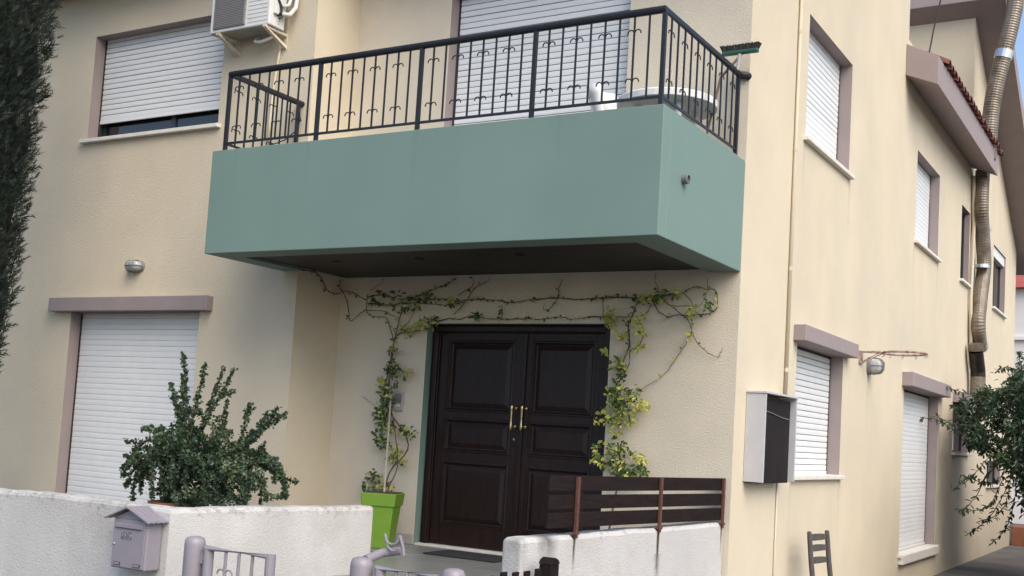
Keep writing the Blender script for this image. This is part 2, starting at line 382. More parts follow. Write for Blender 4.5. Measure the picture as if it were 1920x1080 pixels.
std(0, 0, WE, sh=False); pane(0, -.12, *WE, ((WE[0]+WE[1])/2,))
MB().box(-.115, -.03, WE[0]+.004, WE[1]-.004, WE[3]-.20, WE[3]-.004).build('shutter_box', SHUT, house)
std(0, 0, WF, sh=False); pane(0, -.12, *WF); lintel(0, 0, 10.42, 12.1, 2.13, 2.30, .13)
std(0, 0, WG, sh=False); pane(0, -.12, *WG, (15.2,))
std(0, 0, SDR, closed=1.); lintel(0, 0, 6.56, 9.42, 2.145, 2.34, .15)
MB().box(-.005, .07, SDR[0]-.04, SDR[1]+.05, -.30, -.172).build('door_step', STONE, house, bevel=.008)
# entrance door
MB().quad((DOOR[0],0,0),(DOOR[0],.12,0),(DOOR[0],.12,2.25),(DOOR[0],0,2.25)).build('door_reveal', GREEN, house)
MB().quad((DOOR[1],0,0),(DOOR[1],.12,0),(DOOR[1],.12,2.25),(DOOR[1],0,2.25)).build('door_reveal', GREEN, house)
MB().box(DOOR[0]+.002, DOOR[1]-.002, -.004, .10, 2.236, 2.2495).build('door_head', DOORW, house)
m = MB()
m.box(-3.335, -3.235, .10, .17, 0, 2.248); m.box(-1.345, -1.248, .10, .17, 0, 2.248); m.box(-3.235, -1.345, .10, .17, 2.17, 2.247)
m.box(-3.30, -3.245, .075, .10, 0, 2.235); m.box(-1.335, -1.285, .075, .10, 0, 2.235); m.box(-3.245, -1.335, .075, .10, 2.18, 2.235)
m.build('door_frame', DOORW, house, bevel=.006)
MB().box(-3.34, -1.24, .02, .2, -.02, .018).build('door_threshold', STONE, house, bevel=.004)
def leaf(x0, x1, side):
    y0, y1 = .118, .16
    st = .105; zs = [(.225,.86),(.965,1.292),(1.372,2.085)]
    m = MB(); m.box(x0, x0+st, y0, y1, .022, 2.168); m.box(x1-st, x1, y0, y1, .022, 2.168)
    zz = [.022]+[q for p in zs for q in p]+[2.168]
    for i in range(0, 8, 2): m.box(x0+st, x1-st, y0, y1, zz[i], zz[i+1])
    L = m.build('door_leaf', DOORW, house, bevel=.005)
    for a, b in zs:
        p = MB(); xa, xb = x0+st, x1-st
        # raised field with a sloping margin, inside a moulding
        def rect(i, y): return [(xa+i, y, a+i), (xb-i, y, a+i), (xb-i, y, b-i), (xa+i, y, b-i)]
        rings = [rect(-.008, y0+.012), rect(-.007, y0-.004), rect(.004, y0-.008), rect(.014, y0-.008), rect(.026, y0+.018), rect(.04, y0+.022), rect(.085, y0+.006)]
        for r_ in rings: p.v += r_
        for k in range(len(rings)-1):
            for j in range(4):
                j2 = (j+1) % 4; p.f.append((4*k+j, 4*k+j2, 4*k+4+j2, 4*k+4+j))
        e = 4*(len(rings)-1); p.f.append((e, e+1, e+2, e+3))
        p.build('door_panel', DOORW, L)
    hx = x1-.055 if side < 0 else x0+.055
    h = MB(); h.tube([(hx,.045,1.20),(hx,.045,1.225),(hx,.045,1.25),(hx,.045,1.33),(hx,.045,1.36),(hx,.045,1.41),(hx,.045,1.435),(hx,.045,1.47)],
                     [.004,.015,.012,.009,.012,.012,.015,.004], 10)
    for z in (1.245, 1.425): h.tube([(hx,.118,z),(hx,.045,z)], .009, 8); h.lathe([(.0,0),(.02,.002),(.016,.008)], (hx,.118,z), 12, Matrix.Rotation(R(90),4,'X'))
    h.build('door_handle', BRASS, L, smooth=True)
    return L
MB().box(-3.24, -1.34, .172, .19, .02, 2.2).build('door_backing', DOORW, house)
lf = leaf(-3.233, -2.243, -1); leaf(-2.236, -1.347, 1)
MB().box(-2.246, -2.20, .100, .118, .024, 2.166).build('cover_strip', DOORW, lf, bevel=.005)
MB().lathe([(.012,0),(.012,.004)], (-2.295,.117,1.12), 12, Matrix.Rotation(R(90),4,'X')).build('key_escutcheon', BRASS, lf)
# skirting
x = -4.5
while x < -3.36:
    x1 = min(x+.33, -3.34); MB().box(x+.002, x1-.002, -.014, .0, 0.002, .10).build('skirting_tile', SKIRT, house, bevel=.003); x = x1
MB().box(-3.352, -3.338, -.012, .07, 0.002, .10).build('skirting_tile', SKIRT, house, bevel=.003)
x = -1.24
while x < -.3:
    x1 = min(x+.33, -.3); MB().box(x+.002, x1-.002, -.014, .0, 0.002, .10).build('skirting_tile', SKIRT, house, bevel=.003); x = x1
# balcony
m = MB()
t = .14
m.box(BL, -.002, -D_, -D_+t, ZB, ZT)
m.box(-.002-t, -.002, -D_+t, -.004, ZB, ZT)
m.box(BL, BL+t, -D_+t, -RR-.003, ZB, ZT)
bal = m.build('balcony', GREEN, house, bevel=.006)
m = MB(); m.box(BL+t, -.002-t, -D_+t, -.003, 3.12, 3.28); m.build('balcony_floor', FLOORT, bal)
m = MB(); zs_ = ZB+.002                     # flat rim of the underside round the dark cladding
m.box(BL+t, -.30, -D_+t, -1.53, zs_, zs_+.3); m.box(-.30, -.002-t, -D_+t, -.005, zs_, zs_+.3)
m.box(BL+t, -4.46, -1.53, -RR-.004, zs_, zs_+.3)
m.build('underside_rim', GREEN, bal)
ys_ = [-1.528+k*.117 for k in range(8)]       # cladding boards run along the balcony
ys_ = [y for y in ys_ if y < -.75]+[-.709-.0, -.60, -.485, -.37, -.255, -.135, -.006]
for y, y1 in zip(ys_, ys_[1:]):
    xa = -4.458 if y1 < -RR-.004 else -W_+.06
    MB().box(xa, -.302, y+.002, y1-.002, ZB+.030, ZB+.05).build('soffit_board', SOFFIT, bal)
MB().box(-4.458, -.302, -1.528, -.006, ZB+.056, ZB+.062).build('soffit_backing', DARKROOM, bal)
for x_, y_ in ((-3.75,-1.0),(-2.75,-1.02),(-1.65,-1.05)):
    MB().lathe([(.045,-.004),(.05,.0),(.03,.004)], (x_, y_, ZB+.028), 16).build('downlight', DARKBOX, bal)
q = onp(0, 0, 1281, 336)
MB().lathe([(.040,0),(.042,.045),(.030,.05),(.028,.01)], (-.002, q.y, q.z), 14, Matrix.Rotation(R(90),4,'Y')).build('drain_spout', LAMPDARK, bal, smooth=False)
# railing
YR, XR, XL = -D_+.075, -.065, BL+.085
ZBR = ZT+.095
m = MB()
def rail_h(a, b, z, w, h): 
    a, b = Vector(a), Vector(b); d = (b-a).normalized(); s_ = Vector((-d.y, d.x, 0))*w/2
    m.prism([(*(a-s_)[:2], z-h), (*(a+s_)[:2], z-h), (*(a+s_)[:2], z), (*(a-s_)[:2], z)], (b.x-a.x, b.y-a.y, 0))
m.tube([(XL,-RR,ZR-.02),(XL,YR,ZR-.02),(XR,YR,ZR-.02),(XR,-.02,ZR-.02)], .030, 10)
railing = m.build('balcony_railing', BLACK, bal.parent)
m = MB(); rail_h((XL,YR,0),(XR,YR,0),ZBR,.012,.022); rail_h((XR,YR,0),(XR,-.10,0),ZBR,.012,.022); rail_h((XL,YR,0),(XL,-RR,0),ZBR,.012,.022)
m.build('bottom_rail', BLACK, railing)
MB().tube([(XR,-.06,ZR-.02),(XR+.05,-.03,ZR-.02),(XR+.055,0,ZR-.02)], .035, 10).build('wall_bracket', BLACK, railing)
mpost = MB().box(-.016,.016,-.016,.016,ZT-.02,ZR-.03)
posts = [(XL+(XR-XL)*k/4, YR) for k in range(5)] + [(XR,-.10),(XL,-RR-.06)]
def scroll(mm, z):
    for s_ in (-1, 1):
        pts = [(0,0,z-.02)]
        for k in range(9):
            a = math.pi*(1-k/8)*1.05-.15; pts.append((s_*(.030+.026*math.cos(a)), 0, z+.012+.028*math.sin(a)))
        mm.tube(pts, .0055, 5)
def bar(with_scroll):
    mm = MB(); mm.box(-.0065,.0065,-.0065,.0065,ZBR-.005,ZR-.035)
    if with_scroll: scroll(mm, ZBR+.115); scroll(mm, ZR-.19)
    return mm
p0 = None; b0 = [None, None]
def place(kind, x, y, rot):
    global p0
    if kind == 'post':
        if p0 is None: p0 = mpost.build('post', BLACK, railing); o = p0
        else: o = inst(p0, 'post', railing, (0,0,0))
    else:
        k = 1 if kind == 's' else 0
        if b0[k] is None: b0[k] = bar(k).build('baluster', BLACK, railing); o = b0[k]
        else: o = inst(b0[k], 'baluster', railing, (0,0,0))
    o.location = (x, y, 0); o.rotation_euler = (0,0,rot)
for x, y in posts: place('post', x, y, 0)
for k in range(4):
    xa, xb = posts[k][0], posts[k+1][0]
    for i in range(8): place('s' if i % 2 == 0 else 'p', xa+(xb-xa)*(i+1)/9, YR, 0)
for i in range(11): place('s' if i % 2 == 0 else 'p', XR, YR+(-.10-YR)*(i+1)/12, R(90))
for i in range(7): place('s' if i % 2 == 0 else 'p', XL, YR+(-RR-.06-YR)*(i+1)/8, R(90))
# roofs
m = MB()
def slab(y0, z0, y1, z1, x0, x1, th=.22):
    m.prism([(x0,y0,z0),(x0,y1,z1),(x0,y1,z1+th),(x0,y0,z0+th)], (x1-x0,0,0))
slab(-.35, TOPF-.03+.15, YN+.0, 9.2, -11.9, .5)
m.build('roof', MAUVE, house)
m = MB(); m.box(-11.9, -W_+.35, -1.1, -RR-.002, 6.20, 6.36); m.build('front_eave', MAUVE, house)
m = MB(); m.box(-W_+.35, .5, -.62, 0, 6.26, 6.42); m.build('front_eave', MAUVE, house)
m = MB(); y0_, y1_ = YF-.36, YEND+.75
m.prism([(-5,y0_,rz(y0_)),(-5,y1_,rz(y1_)),(-5,y1_,rz(y1_)+.30),(-5,y0_,rz(y0_)+.30)], (5+.53,0,0)); m.build('roof', MAUVE, house, bevel=.01)
# pent roof over the side windows
EX = .435
m = MB(); m.prism([(0,6.15,6.40),(EX,6.15,6.22),(EX,6.15,6.61),(0,6.15,6.84)], (0,5.5,0))
pent = m.build('pent_roof', MAUVE, house, bevel=.006)
tm = MB(); n = 7
prof = [(math.cos(math.pi*k/(n-1)), math.sin(math.pi*k/(n-1))) for k in range(n)]
for j, (xx, zz) in enumerate([(EX+.07, 6.60), (-.10, 6.90)]):
    for r_ in (.115, .094):
        for c_, s_ in prof: tm.v.append((xx, c_*r_, zz+s_*r_*.85))
for k in range(n-1):
    tm.f.append((k, k+1, 2*n+k+1, 2*n+k)); tm.f.append((n+k+1, n+k, 3*n+k, 3*n+k+1)); tm.f.append((k, n+k, n+k+1, k+1))
t0 = tm.build('roof_tile', TILE, pent); y = 6.60; t0.location = (0, y, 0)
while y < 11.45:
    y += .255; o = inst(t0, 'roof_tile', pent, (random.uniform(-.012,.012), y, random.uniform(-.006,.006))); o.rotation_euler = (0,0,random.uniform(-.03,.03))
m = MB(); m.prism([(EX,6.62,6.615),(-.3,6.62,7.0),(-.3,11.6,7.0),(EX,11.6,6.615)], (0,0,.02)); m.build('tile_bed', TILE, pent)

# ------------------------------------------------------------------ porch, terrace
pf = MB().box(-11.4, -.30, -2.9, -.001, GZ, -.03).build('porch_floor', GROUT); tag(pf, kind='structure')
t0 = MB().box(.002,.398,.002,.398,-.03,0).build('tile', FLOORT, pf, bevel=.003)
first = True
for i in range(11):
    for j in range(7):
        x_, y_ = -4.75+i*.40, -.403-j*.40
        if x_+.4 > -.3: continue
        o = t0 if first else inst(t0, 'tile', pf, (0,0,0)); first = False
        o.location = (x_, y_, random.uniform(-.0006,.0006))
st = MB()
for k in range(3): st.box(-2.25, -.42, -2.9-.30*(k+1), -2.9-.30*k-.002, GZ, -.03-.155*(k+1))
tag(st.build('entrance_steps', FLOORT), kind='structure')
tag(MB().quad((-11.4,-4.0,-.06),(-2.4,-4.0,-.06),(-2.4,-2.9,-.06),(-11.4,-2.9,-.06)).build('garden_bed', SOIL), kind='structure')
a_, b_ = onp(2, .012, 845, 1040), onp(2, .012, 945, 1048)
dm = MB(); dm.box(-2.78, -1.98, -.62, -.17, .002, .016)
tag(dm.build('doormat', MATT, bevel=.004), 'dark doormat lying on the grey porch tiles before the door', 'doormat')

# ------------------------------------------------------------------ boundary walls
def rough_wall(name, path, thick, z0, tops, mtl, seg=.12, rnd=.03):
    """wall following a path with a softly worn top edge"""
    pts = []
    for (a, b), (ta, tb) in zip(zip(path, path[1:]), zip(tops, tops[1:])):
        a, b = Vector((*a, 0)), Vector((*b, 0)); n = max(1, int((b-a).length/seg))
        for k in range(n): pts.append((a.lerp(b, k/n), ta+(tb-ta)*k/n))
    pts.append((Vector((*path[-1], 0)), tops[-1]))
    m = MB(); K = 0
    for i, (p, t) in enumerate(pts):
        d0 = (pts[i][0]-pts[i-1][0]).normalized() if i else (pts[1][0]-p).normalized()
        d1 = (pts[i+1][0]-p).normalized() if i < len(pts)-1 else d0
        n0, n1 = Vector((-d0.y, d0.x, 0)), Vector((-d1.y, d1.x, 0)); nn = (n0+n1).normalized(); k = 1/max(.5, nn.dot(n0))
        j = random.uniform(-.004, .004)
        ring = [(0,z0),(0,t-rnd),(-.3*rnd*-1,t-.3*rnd),(rnd,t),(thick-rnd,t),(thick-.3*rnd,t-.3*rnd),(thick,t-rnd),(thick,z0)]
        for d, z in ring: q = p+nn*(d*k); m.v.append((q.x, q.y, z+(j if z > z0 else 0)))
        K = len(ring)
    for i in range(len(pts)-1):
        for k in range(K-1): m.f.append((i*K+k, (i+1)*K+k, (i+1)*K+k+1, i*K+k+1))
    m.f.append(tuple(range(K))); e = (len(pts)-1)*K; m.f.append(tuple(range(e+K-1, e-1, -1)))
    return m.build(name, mtl, bevel=.025, bseg=3)
wl = rough_wall('boundary_wall', [(-11.4,-4.05),(-4.27,-4.03),(-3.66,-4.03),(-2.447,-4.03),(-2.35,-3.2),(-2.23,-2.12)], .17, GZ-.02, [.53,.53,.548,.537,.538,.524], WHITE_WALL)
tag(wl, 'low rough white boundary wall turning a corner beside the mailbox', 'wall')
wr = rough_wall('boundary_wall', [(-.36,-2.92),(-.045,-.012)], .17, GZ-.02, [.487,.515], WHITE_WALL2)
tag(wr, 'low white boundary wall with rust streaks under the dark plank rail', 'wall')

for M_ in (WHITE_WALL, WHITE_WALL2):
    N = M_.node_tree.nodes; L = M_.node_tree.links; b = N['Principled BSDF']; src = b.inputs['Base Color'].links[0].from_socket
    geo = N.new('ShaderNodeNewGeometry'); sp = N.new('ShaderNodeSeparateXYZ'); L.new(geo.outputs['Position'], sp.inputs[0])
    n1 = N.new('ShaderNodeTexNoise'); n1.inputs['Scale'].default_value = 22; n1.inputs['Detail'].default_value = 8; n1.inputs['Roughness'].default_value = .7; L.new(geo.outputs['Position'], n1.inputs['Vector'])
    n2 = N.new('ShaderNodeTexNoise'); n2.inputs['Scale'].default_value = 2.2; L.new(geo.outputs['Position'], n2.inputs['Vector'])
    zr_ = N.new('ShaderNodeMapRange'); zr_.inputs['From Min'].default_value = .36; zr_.inputs['From Max'].default_value = .53; L.new(sp.outputs[2], zr_.inputs[0])
    ad = N.new('ShaderNodeMath'); ad.operation = 'MULTIPLY_ADD'; L.new(zr_.outputs[0], ad.inputs[0]); ad.inputs[1].default_value = .22; L.new(n1.outputs['Fac'], ad.inputs[2])
    a2 = N.new('ShaderNodeMath'); a2.operation = 'MULTIPLY_ADD'; L.new(n2.outputs['Fac'], a2.inputs[0]); a2.inputs[1].default_value = .35; L.new(ad.outputs[0], a2.inputs[2])
    mr = N.new('ShaderNodeMapRange'); mr.inputs['From Min'].default_value = .86; mr.inputs['From Max'].default_value = 1.08; mr.inputs['To Max'].default_value = .75; L.new(a2.outputs[0], mr.inputs[0])
    mx = N.new('ShaderNodeMix'); mx.data_type = 'RGBA'; L.new(mr.outputs[0], mx.inputs['Factor']); L.new(src, mx.inputs['A']); mx.inputs['B'].default_value = (.17,.165,.15,1)
    L.new(mx.outputs['Result'], b.inputs['Base Color'])
tag(MB().box(2.75, 2.95, 4.0, 24, GZ-.02, 1.95).build('boundary_wall', SHADEWALL, bevel=.02), 'added unseen wall beyond the side path, shading the lower side wall', 'wall')  # out-of-view blocker added to shade the lower side wall, no known boundary
# ------------------------------------------------------------------ plank rail on the right wall
def wl_pt(y): return -.36+(y+2.9)*(.31/2.9)
pr = tag(empty('plank_rail', (wl_pt(-1.3)+.0,-1.3,.51)), 'dark stained three-plank rail on rusty posts atop the white wall', 'fence')
for za, zb_ in ((.545,.650),(.672,.772),(.800,.905)):
    m = MB(); ya, yb = -2.63, -.012
    m.prism([(wl_pt(ya)-.028,ya,za),(wl_pt(ya)-.003,ya,za),(wl_pt(ya)-.003,ya,zb_),(wl_pt(ya)-.028,ya,zb_)], (wl_pt(yb)-wl_pt(ya), yb-ya, random.uniform(-.012,-.004)))
    m.build('plank', PLANK, pr, bevel=.004)
for y in (-2.31,-1.14,-.06):
    x = wl_pt(y); MB().box(x, x+.022, y-.017, y+.017, .47, .898).build('post', RUST, pr, bevel=.002)
    MB().box(x-.004, x+.026, y-.03, y+.03, .495, .515).build('post_foot', RUST, pr)
add_streaks(WHITE_WALL2, 1, [(-2.31,.022,.60,.20,2.2),(-1.14,.026,.62,.02,2.4),(-.06,.022,.62,.20,2.0)], (.060,.028,.018), .12)
add_streaks(WHITE_WALL2, 1, [(-2.62,.13,.54,.16,1.3),(-1.14,.06,.3,-.25,.7),(-2.9,.06,.55,.2,.6)], (.13,.125,.12), .8)

# ------------------------------------------------------------------ picket fence
pk = tag(empty('picket_fence', (-.2,-3.2,GZ)), 'low brown picket fence running out from the right boundary wall end', 'fence')
def pkt(y, w_, h): 
    m = MB(); m.box(-.21,-.19,y-w_/2,y+w_/2,GZ+.06,h); return m
for k in range(7): pkt(-2.97-k*.142, .062, .318+random.uniform(-.008,.008)).build('picket', PLANK, pk, bevel=.004)
m = MB(); m.box(-.245,-.155,-2.88,-2.77,GZ,.335); m.build('post', PLANK, pk, bevel=.004)
m = MB(); m.prism([(-.25,-2.885,.337),(-.25,-2.765,.337),(-.25,-2.785,.365),(-.25,-2.825,.38),(-.25,-2.865,.365)], (.10,0,0)); m.build('post_cap', PLANK, pk, bevel=.004)
for z in (.10,-.42): MB().box(-.189,-.165,-3.88,-2.885,z,z+.07).build('rail', PLANK, pk, bevel=.004)

# ------------------------------------------------------------------ mauve tube gates
GY = -4.34
def gpost(x, top, label, y=GY, r=.064):
    m = MB(); m.lathe([(r,GZ),(r,top-.05),(r*.97,top-.03),(r*.8,top-.010),(r*.45,top-.002),(.004,top)], (x,y,0), 20)
    return tag(m.build('gate_post', MAUVE_METAL, smooth=True), label, 'gate post', 'mauve gate posts')
gpost(-1.870, .43, 'mauve round-topped gate post nearest the mailbox')
gpost(-.562, .44, 'mauve round-topped gate post bearing the curved latch')
gpost(.058, .445, 'mauve round-topped gate post rightmost of the three, before the brown pickets')
def gate(x0, x1, top, label, bars, hinge):
    g_ = empty('garden_gate', ((x0+x1)/2,GY,GZ+.08)); tag(g_, label, 'gate', 'mauve tube gates')
    r = .034
    m = MB(); m.tube([(x0+r,GY,GZ+.10),(x0+r,GY,top-r),(x1-r,GY,top-r),(x1-r,GY,GZ+.10)], r, 12)
    m.tube([(x0+r,GY,GZ+.13),(x1-r,GY,GZ+.13)], r, 12); m.build('frame', MAUVE_METAL, g_, smooth=False)
    n = bars
    for k in range(n):
        x = x0+2*r+(x1-x0-4*r)*(k+1)/(n+1)
        mm = MB(); mm.tube([(x,GY,GZ+.13),(x,GY,top-r)], .010, 8)
        if k == 0:
            for s_ in (-1, 1):
                pts = [(x,GY,.20)]+[(x+s_*(.032+.030*math.cos(a)),GY,.222+.030*math.sin(a)) for a in [math.pi*(1-i/7) for i in range(8)]]
                mm.tube(pts, .006, 6)
        mm.build('bar', MAUVE_METAL, g_)
    for z in (.30, -.40):
        mm = MB(); xa = hinge; xb = x0 if abs(hinge-x0) < abs(hinge-x1) else x1
        mm.box(min(xa,xb), max(xa,xb), GY-.012, GY+.012, z-.012, z+.012); mm.tube([((xa+xb)/2,GY,z-.03),((xa+xb)/2,GY,z+.03)], .016, 8)
        mm.build('hinge', MAUVE_METAL, g_)
    return g_
gate(-1.78, -1.208, .402, 'narrow mauve tube gate leaf hinged on the post near the mailbox', 3, -1.815)
gate(-.465, -.030, .425, 'mauve tube gate leaf between the latch post and the right post', 3, -.50)
g3 = gate(.16, .62, .405, 'mauve tube gate leaf rightmost, seen only by its top rail', 3, .112)
# latch: short arm and a forked catch
lt = tag(empty('gate_latch', (-.50,GY+.02,.44)), 'curved forked gate latch on a short arm above mauve post', 'latch')
MB().tube([(-.545,GY+.01,.425),(-.535,GY+.14,.455),(-.44,GY+.19,.475)], [.026,.026,.024], 12).build('arm', MAUVE_METAL, lt)
m = MB()
def strip(pts, w_):
    for a, b in zip(pts, pts[1:]):
        a, b = Vector(a), Vector(b); m.quad(a, b, b+Vector((0,w_,0)), a+Vector((0,w_,0)))
yy = GY+.13
cpt = [(-.47+.062*math.cos(a), yy, .575+.050*math.sin(a)) for a in [math.pi*(1.0+k/10*1.0) for k in range(11)]]
cpt = [(-.545,yy,.600)]+cpt+[(-.395,yy,.60)]
m.tube(cpt, .012, 6)
m.tube([(-.525,yy,.55),(-.50,yy,.50),(-.465,yy,.475),(-.43,yy,.478),(-.40,yy,.50)], .011, 6)
m.tube([(-.395,yy,.60),(-.36,yy,.52),(-.345,yy,.45)], .013, 6)
m.v = [(-.44+(x-(-.44))*.72, yy+(y-yy)*.6, .475+(z-.475)*.72) for x, y, z in m.v]
m.build('fork', MAUVE_METAL, lt)

# ------------------------------------------------------------------ mailbox
mb = tag(empty('mailbox', (-2.66,-4.10,.11)), 'mauve metal mailbox with little gabled roof on the white wall', 'mailbox')
yb, yf = -4.035, -4.165
MB().box(-2.83,-2.50,yf,yb,.125,.455).build('body', MAUVE_METAL, mb, bevel=.012)
d_ = MB().box(-2.818,-2.512,yf-.008,yf-.001,.135,.435).build('door', MAUVE_METAL, mb, bevel=.008)
MB().box(-2.80,-2.53,yf-.016,yf-.008,.395,.425).build('letter_flap', MAUVE_METAL, d_, bevel=.005)
MB().box(-2.785,-2.545,yf-.018,yf-.0162,.393,.396).build('slot', RUBBER, d_)
MB().box(-2.735,-2.635,yf-.012,yf-.0085,.325,.372).build('name_plate', PAPER, d_)
MB().lathe([(.010,0),(.010,.004),(.004,.009)], (-2.80,yf-.008,.285), 10, Matrix.Rotation(R(90),4,'X')).build('lock', STEEL, d_)
for xa in (-2.79,-2.60):
    MB().box(xa,xa+.065,yf-.013,yf-.0085,.148,.168).build('slot_vent', RUBBER, d_)
    MB().box(xa+.004,xa+.061,yf-.0145,yf-.0132,.151,.165).build('vent_plate', MAUVE_METAL, d_)
m = MB(); m.prism([(-2.83,yf+.004,.455),(-2.50,yf+.004,.455),(-2.665,yf+.004,.522)], (0,.12,0)); m.build('gable', MAUVE_METAL, mb)
for s_ in (-1, 1):
    m = MB(); xe = -2.665+s_*.215; n_ = 9
    for k in range(n_):
        ya_ = yf-.045+(yb+.01-(yf-.045))*k/n_; yb2 = yf-.045+(yb+.01-(yf-.045))*(k+1)/n_
        zz = .003*(k % 2)
        m.prism([(-2.665,ya_,.532+zz),(xe,ya_,.446+zz),(xe,ya_,.455+zz),(-2.665,ya_,.541+zz)], (0,yb2-ya_,0))
    m.build('roof_panel', MAUVE_METAL, mb)
rd = MB()
for k in range(7):
    for s_ in (-1, 1):
        xa = -2.665+s_*.215; 
m = MB(); m.tube([(-2.665,yf-.05,.536),(-2.665,yb+.01,.536)], .009, 8); m.build('ridge', MAUVE_METAL, mb)

# ------------------------------------------------------------------ bulkhead lamps
def bulkhead(c, nrm, label, wide=.26, high=.145, dep=.11):
    """oval caged lamp; nrm is +X or -Y"""
    L = tag(empty('wall_lamp', c), label, 'wall lamp')
    m4 = Matrix.Identity(4) if nrm == '-Y' else Matrix.Rotation(R(90),4,'Z')
    def T(x, y, z): v = m4 @ Vector((x, y, z)); return (c[0]+v.x, c[1]+v.y, c[2]+v.z)
    def dome(name, ax, az, d0, d1, mtl, pw=2.6):
        m = MB(); n = 24; rows = [(1,0),(1,.35),(.94,.7),(.75,.93),(.35,1.0)]
        for s_, t_ in rows:
            for k in range(n):
                a = 2*math.pi*k/n; ca, sa = math.cos(a), math.sin(a)
                e = 2/pw; x = ax*s_*math.copysign(abs(ca)**e, ca); z = az*s_*math.copysign(abs(sa)**e, sa)
                m.v.append(T(x, -(d0+(d1-d0)*t_), z))
        for i in range(len(rows)-1):
            for k in range(n): k2 = (k+1) % n; m.f.append((i*n+k, i*n+k2, (i+1)*n+k2, (i+1)*n+k))
        m.f.append(tuple((len(rows)-1)*n+k for k in range(n)))
        return m.build(name, mtl, L, smooth=True)
    dome('back_plate', wide*.5, high*.5, 0, dep*.35, LAMPDARK)
    dome('glass_cover', wide*.42, high*.42, dep*.3, dep, LAMPGLASS)
    m = MB()
    for k in (-1, 0, 1):
        x = k*wide*.2; m.tube([T(x,-dep*.3,-high*.47),T(x,-dep*.85,-high*.40),T(x,-dep*1.06,-high*.2),T(x,-dep*1.08,high*.2),T(x,-dep*.85,high*.40),T(x,-dep*.3,high*.47)], .006, 6)
    m.tube([T(-wide*.46,-dep*.3,0),T(-wide*.4,-dep*.85,0),T(-wide*.2,-dep*1.08,0),T(wide*.2,-dep*1.08,0),T(wide*.4,-dep*.85,0),T(wide*.46,-dep*.3,0)], .006, 6)
    m.build('guard_cage', LAMPDARK, L)
    return L
q = onp(1, -RR, 257, 500); bulkhead((q.x, -RR, q.z), '-Y', 'grey caged bulkhead lamp above the ground-floor shutter on the front wall')
bulkhead((0, 4.66, 2.262), '+X', 'grey caged bulkhead lamp under the rusty hoop on the side wall', .20, .22, .17)

# ------------------------------------------------------------------ rusty ring on the side wall
hp = tag(empty('wall_hoop', (0,4.24,2.33)), 'rusty basketball hoop without net on the side wall', 'hoop')
MB().box(.001,.018,4.17,4.31,2.25,2.41).build('mounting_plate', RUSTPALE, hp)
m = MB(); cx_, cy_, rr_ = .47, 4.47, .255
m.tube([(cx_+rr_*math.cos(a), cy_+rr_*math.sin(a), 2.405) for a in [2*math.pi*k/28 for k in range(29)]], .013, 8, False); m.build('ring', RUSTPALE, hp)
m = MB(); m.tube([(.01,4.20,2.40),(.24,4.26,2.405)], .009, 6); m.tube([(.01,4.29,2.40),(.24,4.45,2.405)], .009, 6); m.tube([(.01,4.22,2.265),(.22,4.28,2.395)], .007, 6); m.tube([(.01,4.27,2.265),(.22,4.42,2.395)], .007, 6); m.build('strut', RUSTPALE, hp)
m = MB()
for k in range(10):
    a = 2*math.pi*k/10; x, y = cx_+rr_*math.cos(a), cy_+rr_*math.sin(a)
    MB().tube([(x,y,2.40),(x+.012,y,2.375),(x,y,2.358),(x-.010,y,2.375)], .004, 5).build('net_hook', RUSTPALE, hp)

# ------------------------------------------------------------------ meter cabinet
mc = tag(empty('meter_cabinet', (.08,.7,.87)), 'dark meter cabinet in a grey metal hood near the house corner', 'cabinet')
MB().box(.001,.13,.315,1.175,.862,1.63).build('cabinet', DARKBOX, mc, bevel=.006)
m = MB(); m.box(.0015,.185,.285,.307,.872,1.662); m.build('side_panel', GREYBOX, mc, bevel=.003)
m = MB(); m.box(.0015,.185,1.19,1.212,.872,1.662); m.build('side_panel', GREYBOX, mc, bevel=.003)
m = MB(); m.box(.0015,.195,.275,1.222,1.664,1.684); m.build('hood_top', GREYBOX, mc, bevel=.003)
MB().tube([(.135,.34,1.52),(.137,.6,1.50),(.137,.9,1.47),(.135,1.12,1.46)], .005, 5).build('cable', LAMPDARK, mc)

add_streaks(CREAM, 1, [(1.70,.05,4.33,3.6,.45),(3.48,.06,4.33,3.5,.5),(7.05,.06,4.22,3.5,.5),(8.8,.07,4.22,3.4,.5),(1.68,.05,.88,.2,.45),(3.5,.06,.88,.1,.5),(4.66,.06,2.15,1.3,.5),(9.3,.10,-.1,-.7,.6)], (.40,.34,.27), .5)
add_streaks(GREEN, 0, [(-.9,.03,3.72,3.2,.35),(-2.3,.04,3.72,3.05,.3),(-3.5,.03,3.72,3.25,.35),(-4.4,.04,3.72,3.2,.3)], (.11,.17,.15), .4)
# ------------------------------------------------------------------ pipes on the side wall
m = MB(); m.tube([(.022,1.341,6.3),(.022,1.341,1.69)], .017, 10); m.tube([(.012,1.235,.86),(.012,1.235,GZ+.01)], .009, 8)
dp = m.build('conduit_pipe', PVC, smooth=True); tag(dp, 'thin cream conduit running down the side wall near the corner', 'pipe')
for z in (5.35, 4.15, 2.95, 1.95): MB().tube([(.022,1.341,z-.02),(.022,1.341,z+.02)], .021, 10).build('pipe_clip', PVC, dp)
